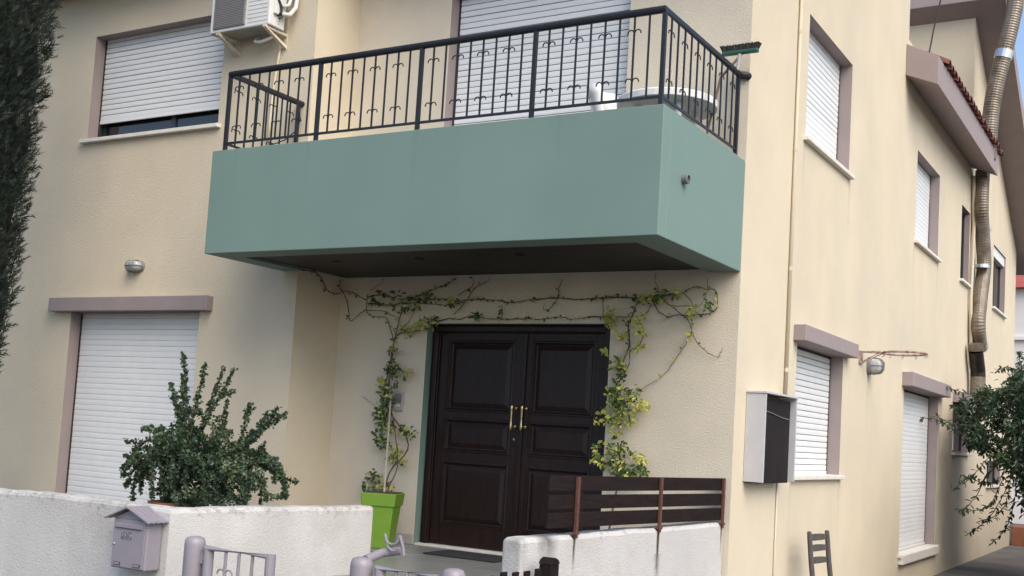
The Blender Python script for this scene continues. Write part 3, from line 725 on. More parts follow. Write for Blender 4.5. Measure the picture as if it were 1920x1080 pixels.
# ------------------------------------------------------------------ flue
fl = tag(empty('flue_pipe', (.2,11.4,2.4)), 'ribbed metal flue pipe climbing the side wall past the eaves', 'flue')
def dct(px, py, X): 
    q = onp(0, X, px, py); return q
def ribbed(pts, r, name, mtl, pitch=.045):
    P_ = [Vector(p) for p in pts]; out = []; rs = []; tot = 0
    # Catmull-Rom resample
    ext = [P_[0]*2-P_[1]]+P_+[P_[-1]*2-P_[-2]]
    dense = []
    for i in range(1, len(ext)-2):
        p0_, p1_, p2_, p3_ = ext[i-1:i+3]
        for k in range(24):
            t = k/24; dense.append(.5*((2*p1_)+(p2_-p0_)*t+(2*p0_-5*p1_+4*p2_-p3_)*t*t+(-p0_+3*p1_-3*p2_+p3_)*t**3))
    dense.append(P_[-1])
    acc = 0; nxt = 0
    for a, b in zip(dense, dense[1:]):
        L_ = (b-a).length
        while nxt <= acc+L_:
            out.append(a.lerp(b, (nxt-acc)/max(L_, 1e-9))); nxt += pitch/2
        acc += L_
    rs = [r*(1.0 if i % 2 else .955) for i in range(len(out))]
    return MB().tube(out, rs, 18).build(name, mtl, fl, smooth=False)
FX = .17
low = [(1841,724),(1838,690)]
pl_ = [(FX,11.72,2.46),(FX,11.72,2.72)]
MB().tube([(FX,11.85,2.2),(FX,11.85,2.66)], .128, 18).build('lower_section', GALV, fl)
MB().tube([(FX,11.85,2.66),(FX,11.82,2.78),(FX,11.62,3.02),(FX,11.55,3.10)], [.128,.125,.12,.12], 18).build('elbow', SOOT, fl)
MB().tube([(FX,11.55,3.10),(FX,11.52,3.22)], .125, 18).build('collar', GALV, fl)
f1 = [onp(0, FX, x, y) for x, y in [(1838,655),(1834,610),(1838,560),(1845,500),(1843,450),(1840,400),(1841,350),(1843,320)]]
ribbed(f1, .128, 'flexible_section', GALV)
f2 = [onp(1, 11.25, x, y) for x, y in [(1852,300),(1855,250),(1859,205),(1867,160),(1878,118),(1889,75),(1897,40),(1903,10),(1906,-40)]]
f2 = [(min(p.x,1.2), p.y, p.z) for p in f2]
ribbed(f2, .142, 'flexible_section', GALV)
for (x, y, s_) in ((1838,648,0),(1844,430,0),(1841,500,0)):
    q = onp(0, FX, x, y); MB().tube([(q.x,q.y,q.z-.03),(q.x,q.y,q.z+.03)], .137, 18).build('strap', STEEL, fl)
    MB().box(.0, q.x, q.y-.15, q.y-.11, q.z-.02, q.z+.02).build('strap_bracket', STEEL, fl)
q = onp(1, 11.25, 1884, 95); q2 = onp(1, 11.25, 1880, 110); MB().tube([q2, q], .152, 18).build('strap', STEEL, fl)
# cable/drain beside the flue
pp = [onp(0, .05, x, y) for x, y in [(1826,330),(1826,420),(1823,500),(1820,560),(1820,640),(1823,680),(1829,705),(1826,735)]]
tag(MB().tube(pp, .032, 8).build('drain_hose', PVC, smooth=True), 'thin pale hose running down the wall left of the flue', 'hose')
# stay wire
q0, q1 = onp(2, 6.86, 1742, 92), onp(1, 6.5, 1766, -6)
tag(MB().tube([(.22,6.5,6.70),(.29,6.5,7.15),(.372,6.5,7.56),(.62,6.6,8.9)], .011, 6).build('overhead_cable', RUBBER), 'dark cable rising from the near end of the pent roof', 'cable')

# ------------------------------------------------------------------ air conditioner
ac = tag(empty('air_conditioner', (-5.3,-.9,5.266)), 'white outdoor air conditioner unit bracketed on the wall beside window', 'air conditioner')
x0, x1, y0, y1, z0, z1 = -5.735, -4.88, -1.025, -.79, 5.268, 5.86
body = MB().box(x0,x1,y0,y1,z0,z1).build('casing', ACW, ac, bevel=.012)
MB().box(x0+.01,x1-.01,y0+.01,y1-.01,z0-.004,z0-.001).build('base_plate', ACDARK, ac)
gr = MB().box(x0+.055,-5.215,y0-.016,y0-.001,z0+.035,z1-.04).build('fan_grille', ACGRILL, ac, bevel=.012)
n_ = 26
for k in range(n_):
    zz = z0+.055+(z1-.06-z0-.055)*k/(n_-1); MB().box(x0+.075,-5.235,y0-.021,y0-.016,zz-.003,zz+.003).build('grille_bar', ACGRILL, gr)
for k in range(12):
    zz = z0+.05+k*.045; MB().box(-5.19,x1-.03,y0-.003,y0-.001,zz-.0012,zz+.0012).build('louvre_line', ACDARK, body)
MB().box(x1+.001,x1+.035,y0+.05,y1-.03,z0+.13,z0+.42).build('valve_cover', ACW, body, bevel=.006)
m = MB(); m.tube([(x1,y0+.12,z0+.14),(x1+.06,y0+.12,z0+.14)], .02, 8); m.tube([(x1,y0+.12,z0+.22),(x1+.055,y0+.12,z0+.22)], .018, 8)
m.tube([(x1+.04,y0+.06,z0+.30),(x1+.05,y0+.10,z0+.24),(x1+.055,y0+.13,z0+.12),(x1+.05,y0+.10,z0+.08)], .012, 8); m.build('valve', RUBBER, ac)
m = MB(); m.tube([(x1+.05,y0+.13,z0+.14),(x1+.10,y0+.20,z0+.15),(x1+.11,-.76,z0+.25),(x1+.10,-.73,z0+.45),(x1+.06,-.72,z0+.62)], .024, 8)
m.tube([(x1+.05,y0+.13,z0+.22),(x1+.09,y0+.18,z0+.25),(x1+.07,-.78,z0+.38),(x1+.05,-.74,z0+.6)], .018, 8); m.build('insulated_pipe', PIPEWRAP, ac, smooth=True)
random.seed(3)
m = MB()
for k in range(9):
    yy_, zz_ = random.uniform(y0+.03,y1-.02), random.uniform(z0+.02,z0+.4); m.box(x1+.0005,x1+.003,yy_-.004,yy_+.004,zz_-.004,zz_+.004)
m.build('screw', RUBBER, body)
for xb_ in (-5.60,-4.925):
    m = MB(); yw = -RR
    m.box(xb_-.018,xb_+.018,yw-.008,yw-.001,5.10,5.62); m.box(xb_-.018,xb_+.018,y0-.02,yw-.008,z0-.030,z0-.006)
    m.prism([(xb_-.02,y0-.01,z0-.032),(xb_-.02,yw-.008,5.105),(xb_-.02,yw-.008,5.14),(xb_-.02,y0+.03,z0-.032)], (.04,0,0))
    m.build('bracket', CREAMIRON, ac)
MB().tube([(-5.25,-.80,5.25),(-5.22,-.86,5.17),(-5.12,-.88,5.15),(-5.03,-.86,5.18),(-5.0,-.78,5.25)], .017, 8).build('hose_loop', PIPEWRAP, ac, smooth=True)
pp = [onp(1, -RR-.02, x, y) for x, y in [(527,82),(522,110),(515,150),(510,190),(506,230),(500,280)]]
tag(MB().tube(pp, .016, 8).build('condensate_pipe', PVC, smooth=True), 'thin white drain pipe below the air conditioner behind the railing', 'pipe')
pp = [onp(1, -RR-.05, x, y) for x, y in [(555,190),(562,205),(563,225),(555,245),(535,262),(520,268),(505,272)]]
tag(MB().tube(pp, .006, 6).build('loose_cable', RUBBER), 'loose black cable looping at the left end of the balcony', 'cable')

# ------------------------------------------------------------------ balcony furniture
tb = tag(empty('round_table', (-.51,-.62,3.28)), 'round white plastic table at the right end of the balcony', 'table')
MB().lathe([(.0,4.075),(.33,4.072),(.41,4.066),(.425,4.062)], (-.51,-.62,0), 40).build('underside', PLASTICGREY, tb)
MB().lathe([(.428,4.045),(.436,4.05),(.438,4.10),(.43,4.112),(.40,4.116),(.0,4.118)], (-.51,-.62,0), 40).build('table_top', PLASTIC, tb)
for a in range(4):
    q = math.pi/4+a*math.pi/2; c_, s_ = math.cos(q), math.sin(q)
    MB().tube([(-.51+.26*c_,-.62+.26*s_,4.07),(-.51+.31*c_,-.62+.31*s_,3.281)], [.030,.022], 10).build('leg', PLASTIC, tb)
m = MB()
for a in range(8):
    q = a*math.pi/4; m.tube([(-.51,-.62,4.068),(-.51+.40*math.cos(q),-.62+.40*math.sin(q),4.062)], .008, 5)
m.build('rib', PLASTICGREY, tb)
ch = tag(empty('plastic_chair', (-1.15,-.35,3.28)), 'white plastic garden chair beside the round table on the balcony', 'chair')
cx_, cy_ = -1.18, -.42
m = MB()
for k in range(9):
    u = k/8
# curved back shell, facing the table
rows = []
for i in range(6):
    z = 3.72+i*.14; row = []
    for k in range(9):
        a = R(-70+k*17.5); wv = .20*(1.0-.10*(i == 5)); row.append((cx_+.20-(.21+.02*i)*math.cos(a)+.02*i*-1, cy_+(.235-.012*i)*math.sin(a), z+(.0 if i < 5 else -.03*abs(math.sin(a))*2)))
    rows.append(row)
for r_ in rows: m.v += r_
for i in range(5):
    for k in range(8):
        if k in (2, 5) and 1 <= i <= 3: continue
        m.f.append((i*9+k, i*9+k+1, (i+1)*9+k+1, (i+1)*9+k))
o = m.build('backrest', PLASTIC, ch, smooth=True); sm = o.modifiers.new('solid', 'SOLIDIFY'); sm.thickness = .02
MB().box(cx_-.05,cx_+.40,cy_-.22,cy_+.22,3.68,3.71).build('seat', PLASTIC, ch, bevel=.012)
for sx, sy in ((0,-1),(0,1),(1,-1),(1,1)):
    MB().tube([(cx_+.0+sx*.36,cy_+sy*.19,3.69),(cx_-.04+sx*.46,cy_+sy*.23,3.281)], [.026,.02], 8).build('leg', PLASTIC, ch)
for sy in (-1, 1): MB().tube([(cx_+.0,cy_+sy*.225,3.93),(cx_+.15,cy_+sy*.25,3.92),(cx_+.33,cy_+sy*.24,3.89),(cx_+.38,cy_+sy*.22,3.70)], .022, 8).build('armrest', PLASTIC, ch, smooth=True)
# broom standing head up
br = tag(empty('broom', (-.2,-.25,3.28)), 'upturned broom with black bristles and green head above the railing', 'broom')
hb = onp(1, -.2, 1388, 99)
MB().tube([(-.24,-.62,3.285),(-.16,-.28,4.4),(hb.x,-.2,hb.z-.03)], .012, 8).build('stick', BROWNSTICK, br)
MB().tube([(hb.x-.012,-.22,hb.z-.16),(hb.x,-.2,hb.z-.01)], [.014,.022], 8).build('socket', PLASTICGREY, br)
MB().box(hb.x-.165,hb.x+.165,-.228,-.172,hb.z-.012,hb.z+.022).build('head', GREENPLASTIC, br, bevel=.010)
m = MB(); random.seed(4)
for k in range(46):
    u = -1+2*k/45
    for yy_ in (-.22,-.205,-.19,-.177):
        x = hb.x+.155*u; m.tube([(x,yy_,hb.z+.02),(x+.022*u+random.uniform(-.004,.004),yy_+random.uniform(-.012,.012),hb.z+.072+random.uniform(-.004,.004))], .0060, 4)
m.box(hb.x-.15,hb.x+.15,-.222,-.178,hb.z+.018,hb.z+.066); m.build('bristles', BRISTLE, br)

# ------------------------------------------------------------------ intercom
q = onp(1, 0, 749, 752)
ic = tag(MB().box(q.x-.062,q.x+.062,-.03,-.001,q.z-.10,q.z+.10).build('intercom', PLASTICGREY, bevel=.006), 'small grey-brown intercom box on the wall left of the door', 'intercom')
MB().box(q.x-.045,q.x+.045,-.033,-.0305,q.z-.02,q.z+.075).build('speaker_grille', LAMPDARK, ic)
MB().box(q.x-.03,q.x+.03,-.034,-.0305,q.z-.055,q.z-.038).build('call_button', PLASTIC, ic)

# ------------------------------------------------------------------ old chair by the side wall
oc = tag(empty('wooden_chair', (.3,1.6,GZ)), 'old grey ladder-back wooden chair standing against the side wall', 'chair')
A_ = onp(0, .27, 1527, 998); B_ = Vector((.33, A_.y+.41, A_.z-.005))
zt_ = A_.z
def cpost(P, lean):
    return [(P.x-.0+lean[0]*1.0, P.y+lean[1], zt_), (P.x-.01, P.y, zt_-.25), (P.x+.03, P.y, -.18), (P.x+.03, P.y, GZ)]
for P in (A_, B_): MB().tube([(P.x-.05,P.y,zt_+.004),(P.x-.05,P.y,zt_-.006),(P.x-.045,P.y,zt_-.05),(P.x-.02,P.y,zt_-.3),(P.x+.02,P.y,-.2),(P.x+.02,P.y,GZ+.007)], [.012,.022,.024,.025,.026,.022], 10).build('back_post', WOODOLD, oc, smooth=True)
for dz in (.06,.165,.285):
    a = Vector((A_.x-.045+dz*.06,A_.y,zt_-dz)); b = Vector((B_.x-.045+dz*.06,B_.y,zt_-dz)); m = MB(); n_ = 8
    for k in range(n_):
        t0_, t1_ = k/n_, (k+1)/n_; c0, c1 = -.02*math.sin(math.pi*t0_), -.02*math.sin(math.pi*t1_)
        p, q = a.lerp(b, t0_), a.lerp(b, t1_); h0, h1 = .026+.008*math.sin(math.pi*t0_), .026+.008*math.sin(math.pi*t1_)
        m.box(0,0,0,0,0,0) if False else None
        m.quad((p.x+c0,p.y,p.z-h0),(q.x+c1,q.y,q.z-h1),(q.x+c1,q.y,q.z+h1),(p.x+c0,p.y,p.z+h0)); m.quad((p.x+c0-.014,p.y,p.z-h0),(p.x+c0-.014,p.y,p.z+h0),(q.x+c1-.014,q.y,q.z+h1),(q.x+c1-.014,q.y,q.z-h1))
        m.quad((p.x+c0,p.y,p.z+h0),(q.x+c1,q.y,q.z+h1),(q.x+c1-.014,q.y,q.z+h1),(p.x+c0-.014,p.y,p.z+h0)); m.quad((p.x+c0,p.y,p.z-h0),(p.x+c0-.014,p.y,p.z-h0),(q.x+c1-.014,q.y,q.z-h1),(q.x+c1,q.y,q.z-h1))
    m.build('back_slat', WOODOLD, oc)
MB().box(A_.x+.0,A_.x+.42,A_.y-.02,B_.y+.02,-.225,-.19).build('seat', WOODOLD, oc, bevel=.01)
for yy_ in (A_.y,B_.y): MB().tube([(A_.x+.40,yy_,-.19),(A_.x+.40,yy_,GZ+.007)], .022, 10).build('front_leg', WOODOLD, oc)
for z in (-.35,-.50):
    for yy_ in (A_.y,B_.y): MB().tube([(A_.x+.03,yy_,z),(A_.x+.40,yy_,z)], .012, 8).build('stretcher', WOODOLD, oc)
    MB().tube([(A_.x+.40,A_.y,z+.05),(A_.x+.40,B_.y,z+.05)], .012, 8).build('stretcher', WOODOLD, oc)

# ------------------------------------------------------------------ foliage helpers
def leafq(m, c, d, n, ln, wd, fold=.25):
    """pointed oval leaf: 4 side points, folded along the midrib"""
    d = d.normalized(); s_ = d.cross(n)
    if s_.length < 1e-4: s_ = d.cross(Vector((1,.3,.2)))
    s_.normalize(); n = s_.cross(d); k = len(m.v); h = n*(-wd*fold)
    m.v += [tuple(c), tuple(c+d*ln*.35+s_*wd*.5+h*-1), tuple(c+d*ln*.75+s_*wd*.38+h*-1), tuple(c+d*ln+h*.6), tuple(c+d*ln*.75-s_*wd*.38+h*-1), tuple(c+d*ln*.35-s_*wd*.5+h*-1), tuple(c+d*ln*.5)]
    m.f += [(k,k+1,k+6),(k+1,k+2,k+6),(k+2,k+3,k+6),(k+3,k+4,k+6),(k+4,k+5,k+6),(k+5,k,k+6)]
def rv(s=1.): return Vector((random.uniform(-s,s),random.uniform(-s,s),random.uniform(-s,s)))
def smooth_path(P, n=5, jit=0):
    P = [Vector(p) for p in P]; ext = [P[0]*2-P[1]]+P+[P[-1]*2-P[-2]]; out = []
    for i in range(1, len(ext)-2):
        a, b, c, d = ext[i-1:i+3]
        for k in range(n):
            t = k/n; out.append(.5*((2*b)+(c-a)*t+(2*a-5*b+4*c-d)*t*t+(-a+3*b-3*c+d)*t**3)+rv(jit))
    out.append(P[-1]); return out

# ------------------------------------------------------------------ lime pot and left climber
pt = tag(empty('flower_pot', (-3.23,-.42,0)), 'tall square lime green plastic planter left of the door', 'planter')
def frus(x, y, h0, z0, h1, z1, m): 
    a = [(x-h0,y-h0,z0),(x+h0,y-h0,z0),(x+h0,y+h0,z0),(x-h0,y+h0,z0)]; b = [(x-h1,y-h1,z1),(x+h1,y-h1,z1),(x+h1,y+h1,z1),(x-h1,y+h1,z1)]
    n = len(m.v); m.v += a+b; m.f += [(n+3,n+2,n+1,n)]+[(n+i,n+(i+1)%4,n+4+(i+1)%4,n+4+i) for i in range(4)]+[(n+4,n+5,n+6,n+7)]
PX, PY = -3.335, -.56
m = MB(); frus(0,0,.112,.002,.152,.42,m); o = m.build('body', POTGREEN, pt, bevel=.008); RM = Matrix.Translation((PX,PY,0)) @ Matrix.Rotation(R(22),4,'Z')
o.data.transform(RM)
m = MB(); frus(0,0,.165,.405,.175,.53,m); o = m.build('rim', POTGREEN, pt, bevel=.008); o.data.transform(RM)
m = MB(); frus(0,0,.155,.531,.155,.536,m); o = m.build('potting_soil', SOIL, pt); o.data.transform(RM)

def z7(x, y): return (560+x/3.375, 480+y/3.375)
def z8(x, y): return (960+x/3.375, 480+y/3.375)
def wp(px, py, off=.02): 
    q = onp(1, -off, px, py)
    if q.x < -W_+.02:
        q = onp(0, -W_+off, px, py)
    return q
random.seed(11)
def vine(name, label, stems, clusters, trunk, base):
    v = tag(empty(name, base), label, 'climber', None)
    ms = MB(); mg = MB(); my = MB()
    def put_leaf(c, yel, sc=1.):
        d = Vector((random.uniform(-1,1), random.uniform(-.9,.1), random.uniform(-.9,.6))); n = Vector((random.uniform(-.5,.5), -1, random.uniform(.0,.9)))
        ln = random.uniform(.034,.066)*sc
        leafq(my if random.random() < yel*1.3+.04 else mg, c, d, n, ln, ln*.58)
    for pts, r, dens, yel in stems:
        P = smooth_path([wp(x, y, .018+random.uniform(0,.025)) for x, y in pts], 5, .004)
        ms.tube(P, [r*random.uniform(.75,1.25)*(1-.45*i/len(P)) for i in range(len(P))], 5)
        for a, b in zip(P, P[1:]):
            for _ in range(int((b-a).length*dens+random.random())): put_leaf(a.lerp(b, random.random())+Vector((0,-.01,0)), yel, .8)
    for pts, r in trunk:
        P = smooth_path(pts, 6, .004); ms.tube(P, [r*(1-.3*i/len(P)) for i in range(len(P))], 6)
    for px, py, rad, cnt, yel in clusters:
        for _ in range(int(cnt*1.25)):
            a = random.uniform(0,6.283); rr = rad*math.sqrt(random.random())
            c = onp(1, -random.uniform(.03,.16), px+rr*math.cos(a), py+rr*math.sin(a)*1.1); put_leaf(c, yel)
    ms.build('stem', VSTEM, v)
    tag(mg.build('foliage', LVINE, v), kind='stuff'); tag(my.build('young_foliage', LVINEY, v), kind='stuff')
    return v
A7 = lambda L: [z7(*p) for p in L]
A8 = lambda L: [z8(*p) for p in L]
stemsL = [
 (A7([(545,1080),(565,900),(575,760),(590,640),(605,540),(630,430),(660,320)]), .008, 25, .1),
 (A7([(530,1000),(545,850),(570,700),(600,560),(575,450),(550,390),(445,375),(430,270)]), .006, 12, .05),
 (A7([(600,540),(640,490),(700,480),(770,470),(820,450),(870,420),(950,395),(1020,400),(1100,375),(1180,395),(1290,400),(1430,395),(1500,400)])+A8([(80,390),(180,400),(300,385),(380,400),(480,385)]), .0055, 20, .35),
 (A7([(430,260),(520,245),(600,265),(700,275),(800,275),(900,270),(1000,285),(1100,275),(1250,280),(1350,295)])+A8([(60,285),(140,275)]), .006, 26, .08),
 (A7([(440,300),(560,310),(680,300),(800,300),(950,310),(1050,290)]), .005, 26, .1),
 (A7([(20,88),(120,110),(160,180),(185,220),(240,240),(290,225),(340,230),(400,265),(430,280)]), .006, 14, .0),
 (A7([(262,150),(265,205),(285,235),(310,300),(325,405),(360,390),(410,350),(460,345),(540,350),(620,390)]), .005, 10, .05),
 (A7([(700,275),(800,240),(880,200),(940,180),(1000,140)]), .005, 22, .0),
 (A7([(1010,250),(1060,215),(1100,190),(1105,140)]), .0045, 8, 0), (A7([(1075,260),(1120,200),(1180,170),(1215,135)]), .0045, 8, 0),
 (A7([(640,470),(700,410),(730,350),(770,300)]), .0045, 10, .1), (A7([(980,370),(1040,310),(1080,260)]), .0045, 6, 0),
 (A7([(450,220),(500,190),(545,155)]), .003, 4, 0), (A7([(405,890),(440,915),(478,945)]), .003, 0, 0),
 (A7([(1285,400),(1290,350),(1288,310)]), .004, 30, 0)]
clL = [(738,655,9,14,.05),(735,690,14,26,.05),(740,708,18,26,.05),(765,695,7,10,.9),(712,716,8,10,.7),(724,735,12,22,.2),(728,755,14,26,.05),(716,772,16,34,.03),(722,790,14,24,.03),
 (712,815,14,26,.03),(715,830,12,22,.05),(735,800,10,14,.4),(757,805,10,14,.45),(770,812,11,18,.25),(741,845,12,18,.6),(752,862,10,14,.5),(735,858,8,10,.3),(700,890,10,12,.02),(692,905,11,12,.02),(688,915,10,10,.02),(712,900,12,16,.25),(728,912,12,16,.3),(708,916,12,14,.1),
 (715,560,14,10,.05),(750,562,22,22,.12),(775,568,14,12,.2),(700,565,12,6,.05),(850,568,8,14,.3),(800,555,10,10,.05),(790,608,10,16,.7),(765,620,14,20,.5),(810,604,12,18,.4),(895,592,8,12,.1)]
z0p = .535
trL = [([(PX,PY,z0p),(PX-.03,PY+.15,.75),(PX-.06,-.12,1.0), tuple(wp(*z7(560,960),.05))], .009), ([(PX+.03,PY+.02,z0p),(PX+.0,PY+.2,.85),tuple(wp(*z7(575,900),.06))], .007)]
vl = vine('climbing_plant', 'variegated climber growing from the lime planter up and over the door', stemsL, clL, trL, (PX,PY,.53))
sk = MB().tube([(PX+.02,PY-.01,z0p),tuple(wp(733,742,.1))], .009, 8).build('support_stake', STAKE, vl)
stemsR = [
 (A8([(690,1080),(650,900),(690,720),(740,560),(735,450),(770,350),(800,280)]), .008, 22, .3),
 (A8([(680,800),(735,700),(745,600),(740,470),(700,400)]), .005, 10, .3), (A8([(740,600),(800,570),(830,500),(810,420),(770,390)]), .005, 16, .7),
 (A8([(820,380),(860,350),(885,290),(890,262)]), .005, 10, .3),
 (A8([(500,270),(600,260),(720,265),(880,262),(1000,240),(1080,235),(1150,195),(1230,210),(1290,220),(1295,330),(1240,365),(1180,370)]), .0065, 26, .35),
 (A8([(140,275),(290,265),(400,275),(500,270),(600,268),(700,260),(800,270)]), .006, 12, .1),
 (A8([(480,385),(590,385),(700,385),(800,380)]), .0055, 18, .5),
 (A8([(890,270),(920,340),(980,380),(1050,370),(1090,380),(1180,370)]), .0055, 10, .2),
 (A8([(940,260),(1000,310),(1100,315),(1190,310),(1230,240),(1240,140)]), .0035, 4, .2),
 (A8([(950,270),(1050,350),(1110,400),(1135,460),(1130,500),(1065,610),(960,750),(810,850)]), .0045, 6, .4),
 (A8([(1140,480),(1180,560),(1240,610),(1300,640),(1320,610),(1335,580)]), .004, 2, .2),
 (A8([(1090,240),(1130,280),(1160,350),(1170,370)]), .0045, 14, .1), (A8([(1130,340),(1140,420),(1140,460)]), .004, 20, .9),
 (A8([(880,250),(925,210),(905,160),(912,105)]), .004, 3, 0), (A8([(575,280),(580,380)]), .004, 6, .2), (A8([(290,265),(300,200),(320,145)]), .004, 12, 0), (A8([(290,265),(240,330),(200,340),(205,300)]), .0035, 10, 0)]
clR = [(1150,600,10,16,.8),(1145,605,8,10,.7),(1200,603,9,14,.7),(1200,620,9,12,.7),(1168,630,9,14,.8),(1137,660,6,8,.9),(1196,645,8,10,.8),(1155,680,11,20,.2),(1165,690,10,16,.2),(1160,712,10,14,.15),(1150,740,14,28,.15),(1165,735,14,26,.2),(1190,738,13,22,.3),(1160,760,16,34,.2),(1180,765,16,30,.4),(1205,762,12,20,.75),(1135,770,10,14,.5),(1160,785,14,28,.6),(1180,790,10,14,.7),(1145,790,10,12,.4),(1155,815,9,14,.6),
 (1122,838,8,10,.7),(1120,790,7,6,.8),(1150,845,14,28,.25),(1170,840,12,18,.2),(1125,860,12,14,.5),(1150,870,16,32,.3),(1165,880,14,26,.3),(1205,862,7,12,.9),(1190,855,7,8,.6),(1195,880,14,24,.08),(1180,888,10,14,.3),(1205,885,10,12,.1),
 (1240,552,12,16,.4),(1205,560,10,14,.5),(1225,562,10,14,.4),(1295,580,8,14,.9),(1294,632,6,8,.8),(1268,550,8,10,.5),(1330,575,9,14,.05),(1145,585,8,8,.5)]
bR = Vector((-1.02,-.32,.0))
trR = [([(-1.02,-.30,.26),(-1.04,-.2,.5), tuple(wp(1163,880,.08)), tuple(wp(1158,830,.04))], .010)]
vr = vine('climbing_plant', 'yellow variegated climber right of the door behind the plank rail', stemsR, clR, trR, (-1.02,-.3,0))
MB().lathe([(.10,.002),(.15,.26),(.165,.265),(.165,.31),(.14,.31),(.135,.25)], (-1.02,-.32,0), 24).build('pot', TERRA, vr)
MB().lathe([(.0,.245),(.134,.246)], (-1.02,-.32,0), 20).build('potting_soil', SOIL, vr)

# ------------------------------------------------------------------ potted shrub behind the left wall
random.seed(21)
sh = tag(empty('potted_shrub', (-4.35,-2.25,0)), 'dark green small-leaved shrub in a pot behind the corner of the white wall', 'shrub')
SY = -2.25
MB().lathe([(.14,.002),(.20,.33),(.22,.335),(.22,.395),(.20,.395),(.195,.30)], (-4.36,SY,0), 28).build('pot', TERRA, sh)
MB().lathe([(.0,.355),(.198,.357)], (-4.36,SY,0), 24).build('potting_soil', SOIL, sh)
ms = MB(); ml = MB()
root = Vector((-4.36,SY,.35))
def twig(P, r, dens, spread=.022, sub=0):
    P = smooth_path(P, 6, .006)
    ms.tube(P, [max(.003, r*(1-.75*i/len(P))) for i in range(len(P))], 5)
    for i, (a, b) in enumerate(zip(P, P[1:])):
        k = i/len(P)
        for _ in range(int((b-a).length*dens*(.5+.8*k)+random.random())):
            d = rv(); d.z += .25; s_ = random.uniform(.016,.038)
            leafq(ml, a.lerp(b, random.random())+rv(spread*(1.9-1.3*k)), d, rv(), s_, s_*.9, .15)
        if sub and random.random() < sub and k > .22:
            dr = (b-a).normalized(); o_ = rv(); o_ = (o_-dr*o_.dot(dr)).normalized(); L_ = random.uniform(.05,.15)
            e = a+(dr*.65+o_*.8+Vector((0,0,.18)))*L_
            twig([a, a.lerp(e,.5)+Vector((0,0,-.01)), e], r*.5, dens, spread, 0)
def SP(px, py, dy=0): 
    q = onp(1, SY+dy, px, py); return q
tips = [((537,935),(512,880),.12),((500,940),(470,870),-.12),((520,895),(480,848),.18),((460,948),(462,890),-.28),((343,662),(350,760),.0),((342,700),(345,800),.12),((440,693),(385,790),.05),((385,684),(368,760),-.1),((420,690),(390,770),.1),((522,765),(465,830),.0),((468,760),(440,840),.1),((425,752),(410,830),-.1),((500,775),(455,840),-.15),
 ((538,928),(505,870),.0),((530,905),(480,865),.1),((490,945),(475,890),-.1),((515,868),(470,850),.05),((228,882),(270,840),.0),((235,915),(262,870),.1),((250,845),(285,825),-.1),((265,806),(300,810),.05),((230,895),(260,855),-.15),((245,945),(262,885),-.05),
 ((300,815),(310,850),-.2),((285,940),(290,870),-.25),((330,945),(320,880),-.3),((380,950),(380,870),-.3),((430,945),(425,870),-.25),((460,935),(440,870),-.2),((400,820),(380,850),.2),((360,790),(355,840),.1),((450,900),(420,850),.25),((275,900),(290,850),.25),((330,760),(340,830),-.1),((415,800),(395,850),-.15),((480,810),(430,840),.2),((320,720),(340,790),.0),
 ((310,930),(300,860),-.15),((350,930),(345,860),-.25),((405,940),(400,860),-.2),((290,835),(310,850),.1),((440,830),(415,850),.0),((265,925),(275,870),.0),((470,905),(445,865),.05),((355,870),(350,860),-.3),((395,900),(380,850),.1)]
for (tx, ty), (mx, my), dy in tips:
    b_ = root+Vector((random.uniform(-.08,.08),random.uniform(-.08,.08),0))
    kn = Vector((root.x+random.uniform(-.06,.10), SY+dy*.3, .70+random.uniform(-.06,.12)))
    twig([b_, kn, SP(mx,my,dy), SP(tx,ty,dy*1.3)], .012, 340, .016, .24)
for _ in range(55):                           # inner mass
    px, py = random.gauss(365,50), random.uniform(805,965)
    if py < 850 and abs(px-360) > 100: continue
    dy = random.uniform(-.32,.3); e = SP(px, py, dy); a = root.lerp(e, .45)+Vector((0,0,.12))
    twig([a, a.lerp(e,.6)+Vector((0,0,.04)), e], .006, 380, .028, .15)
ms.build('branches', BARK, sh); tag(ml.build('foliage', LSHRUB, sh), kind='stuff')

# ------------------------------------------------------------------ cypress
random.seed(31)
cy = tag(empty('cypress_tree', (-7.20,-2.85,-.06)), 'tall dark columnar cypress at the left edge before the house', 'tree')
CX, CY, CH = -7.20, -2.85, 9.2
def crad(z):
    t = z/CH; return .81*min(1, .55+max(z,0)*.13)*max(.05, (1-max(0,(t-.62)/.38)**2))*(1-.04*math.sin(z*2.1))
MB().tube([(CX,CY,-.07),(CX,CY,1.2),(CX,CY,6)], [.14,.12,.05], 10).build('trunk', BARK, cy)
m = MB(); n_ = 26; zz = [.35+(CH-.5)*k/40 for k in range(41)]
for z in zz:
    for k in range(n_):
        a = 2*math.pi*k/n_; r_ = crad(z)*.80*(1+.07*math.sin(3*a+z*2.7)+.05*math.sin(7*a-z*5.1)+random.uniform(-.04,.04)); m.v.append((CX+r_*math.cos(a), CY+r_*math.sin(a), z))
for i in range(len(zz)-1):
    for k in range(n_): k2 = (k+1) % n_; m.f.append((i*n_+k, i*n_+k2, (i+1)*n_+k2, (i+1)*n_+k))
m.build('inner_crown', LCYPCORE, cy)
m = MB()
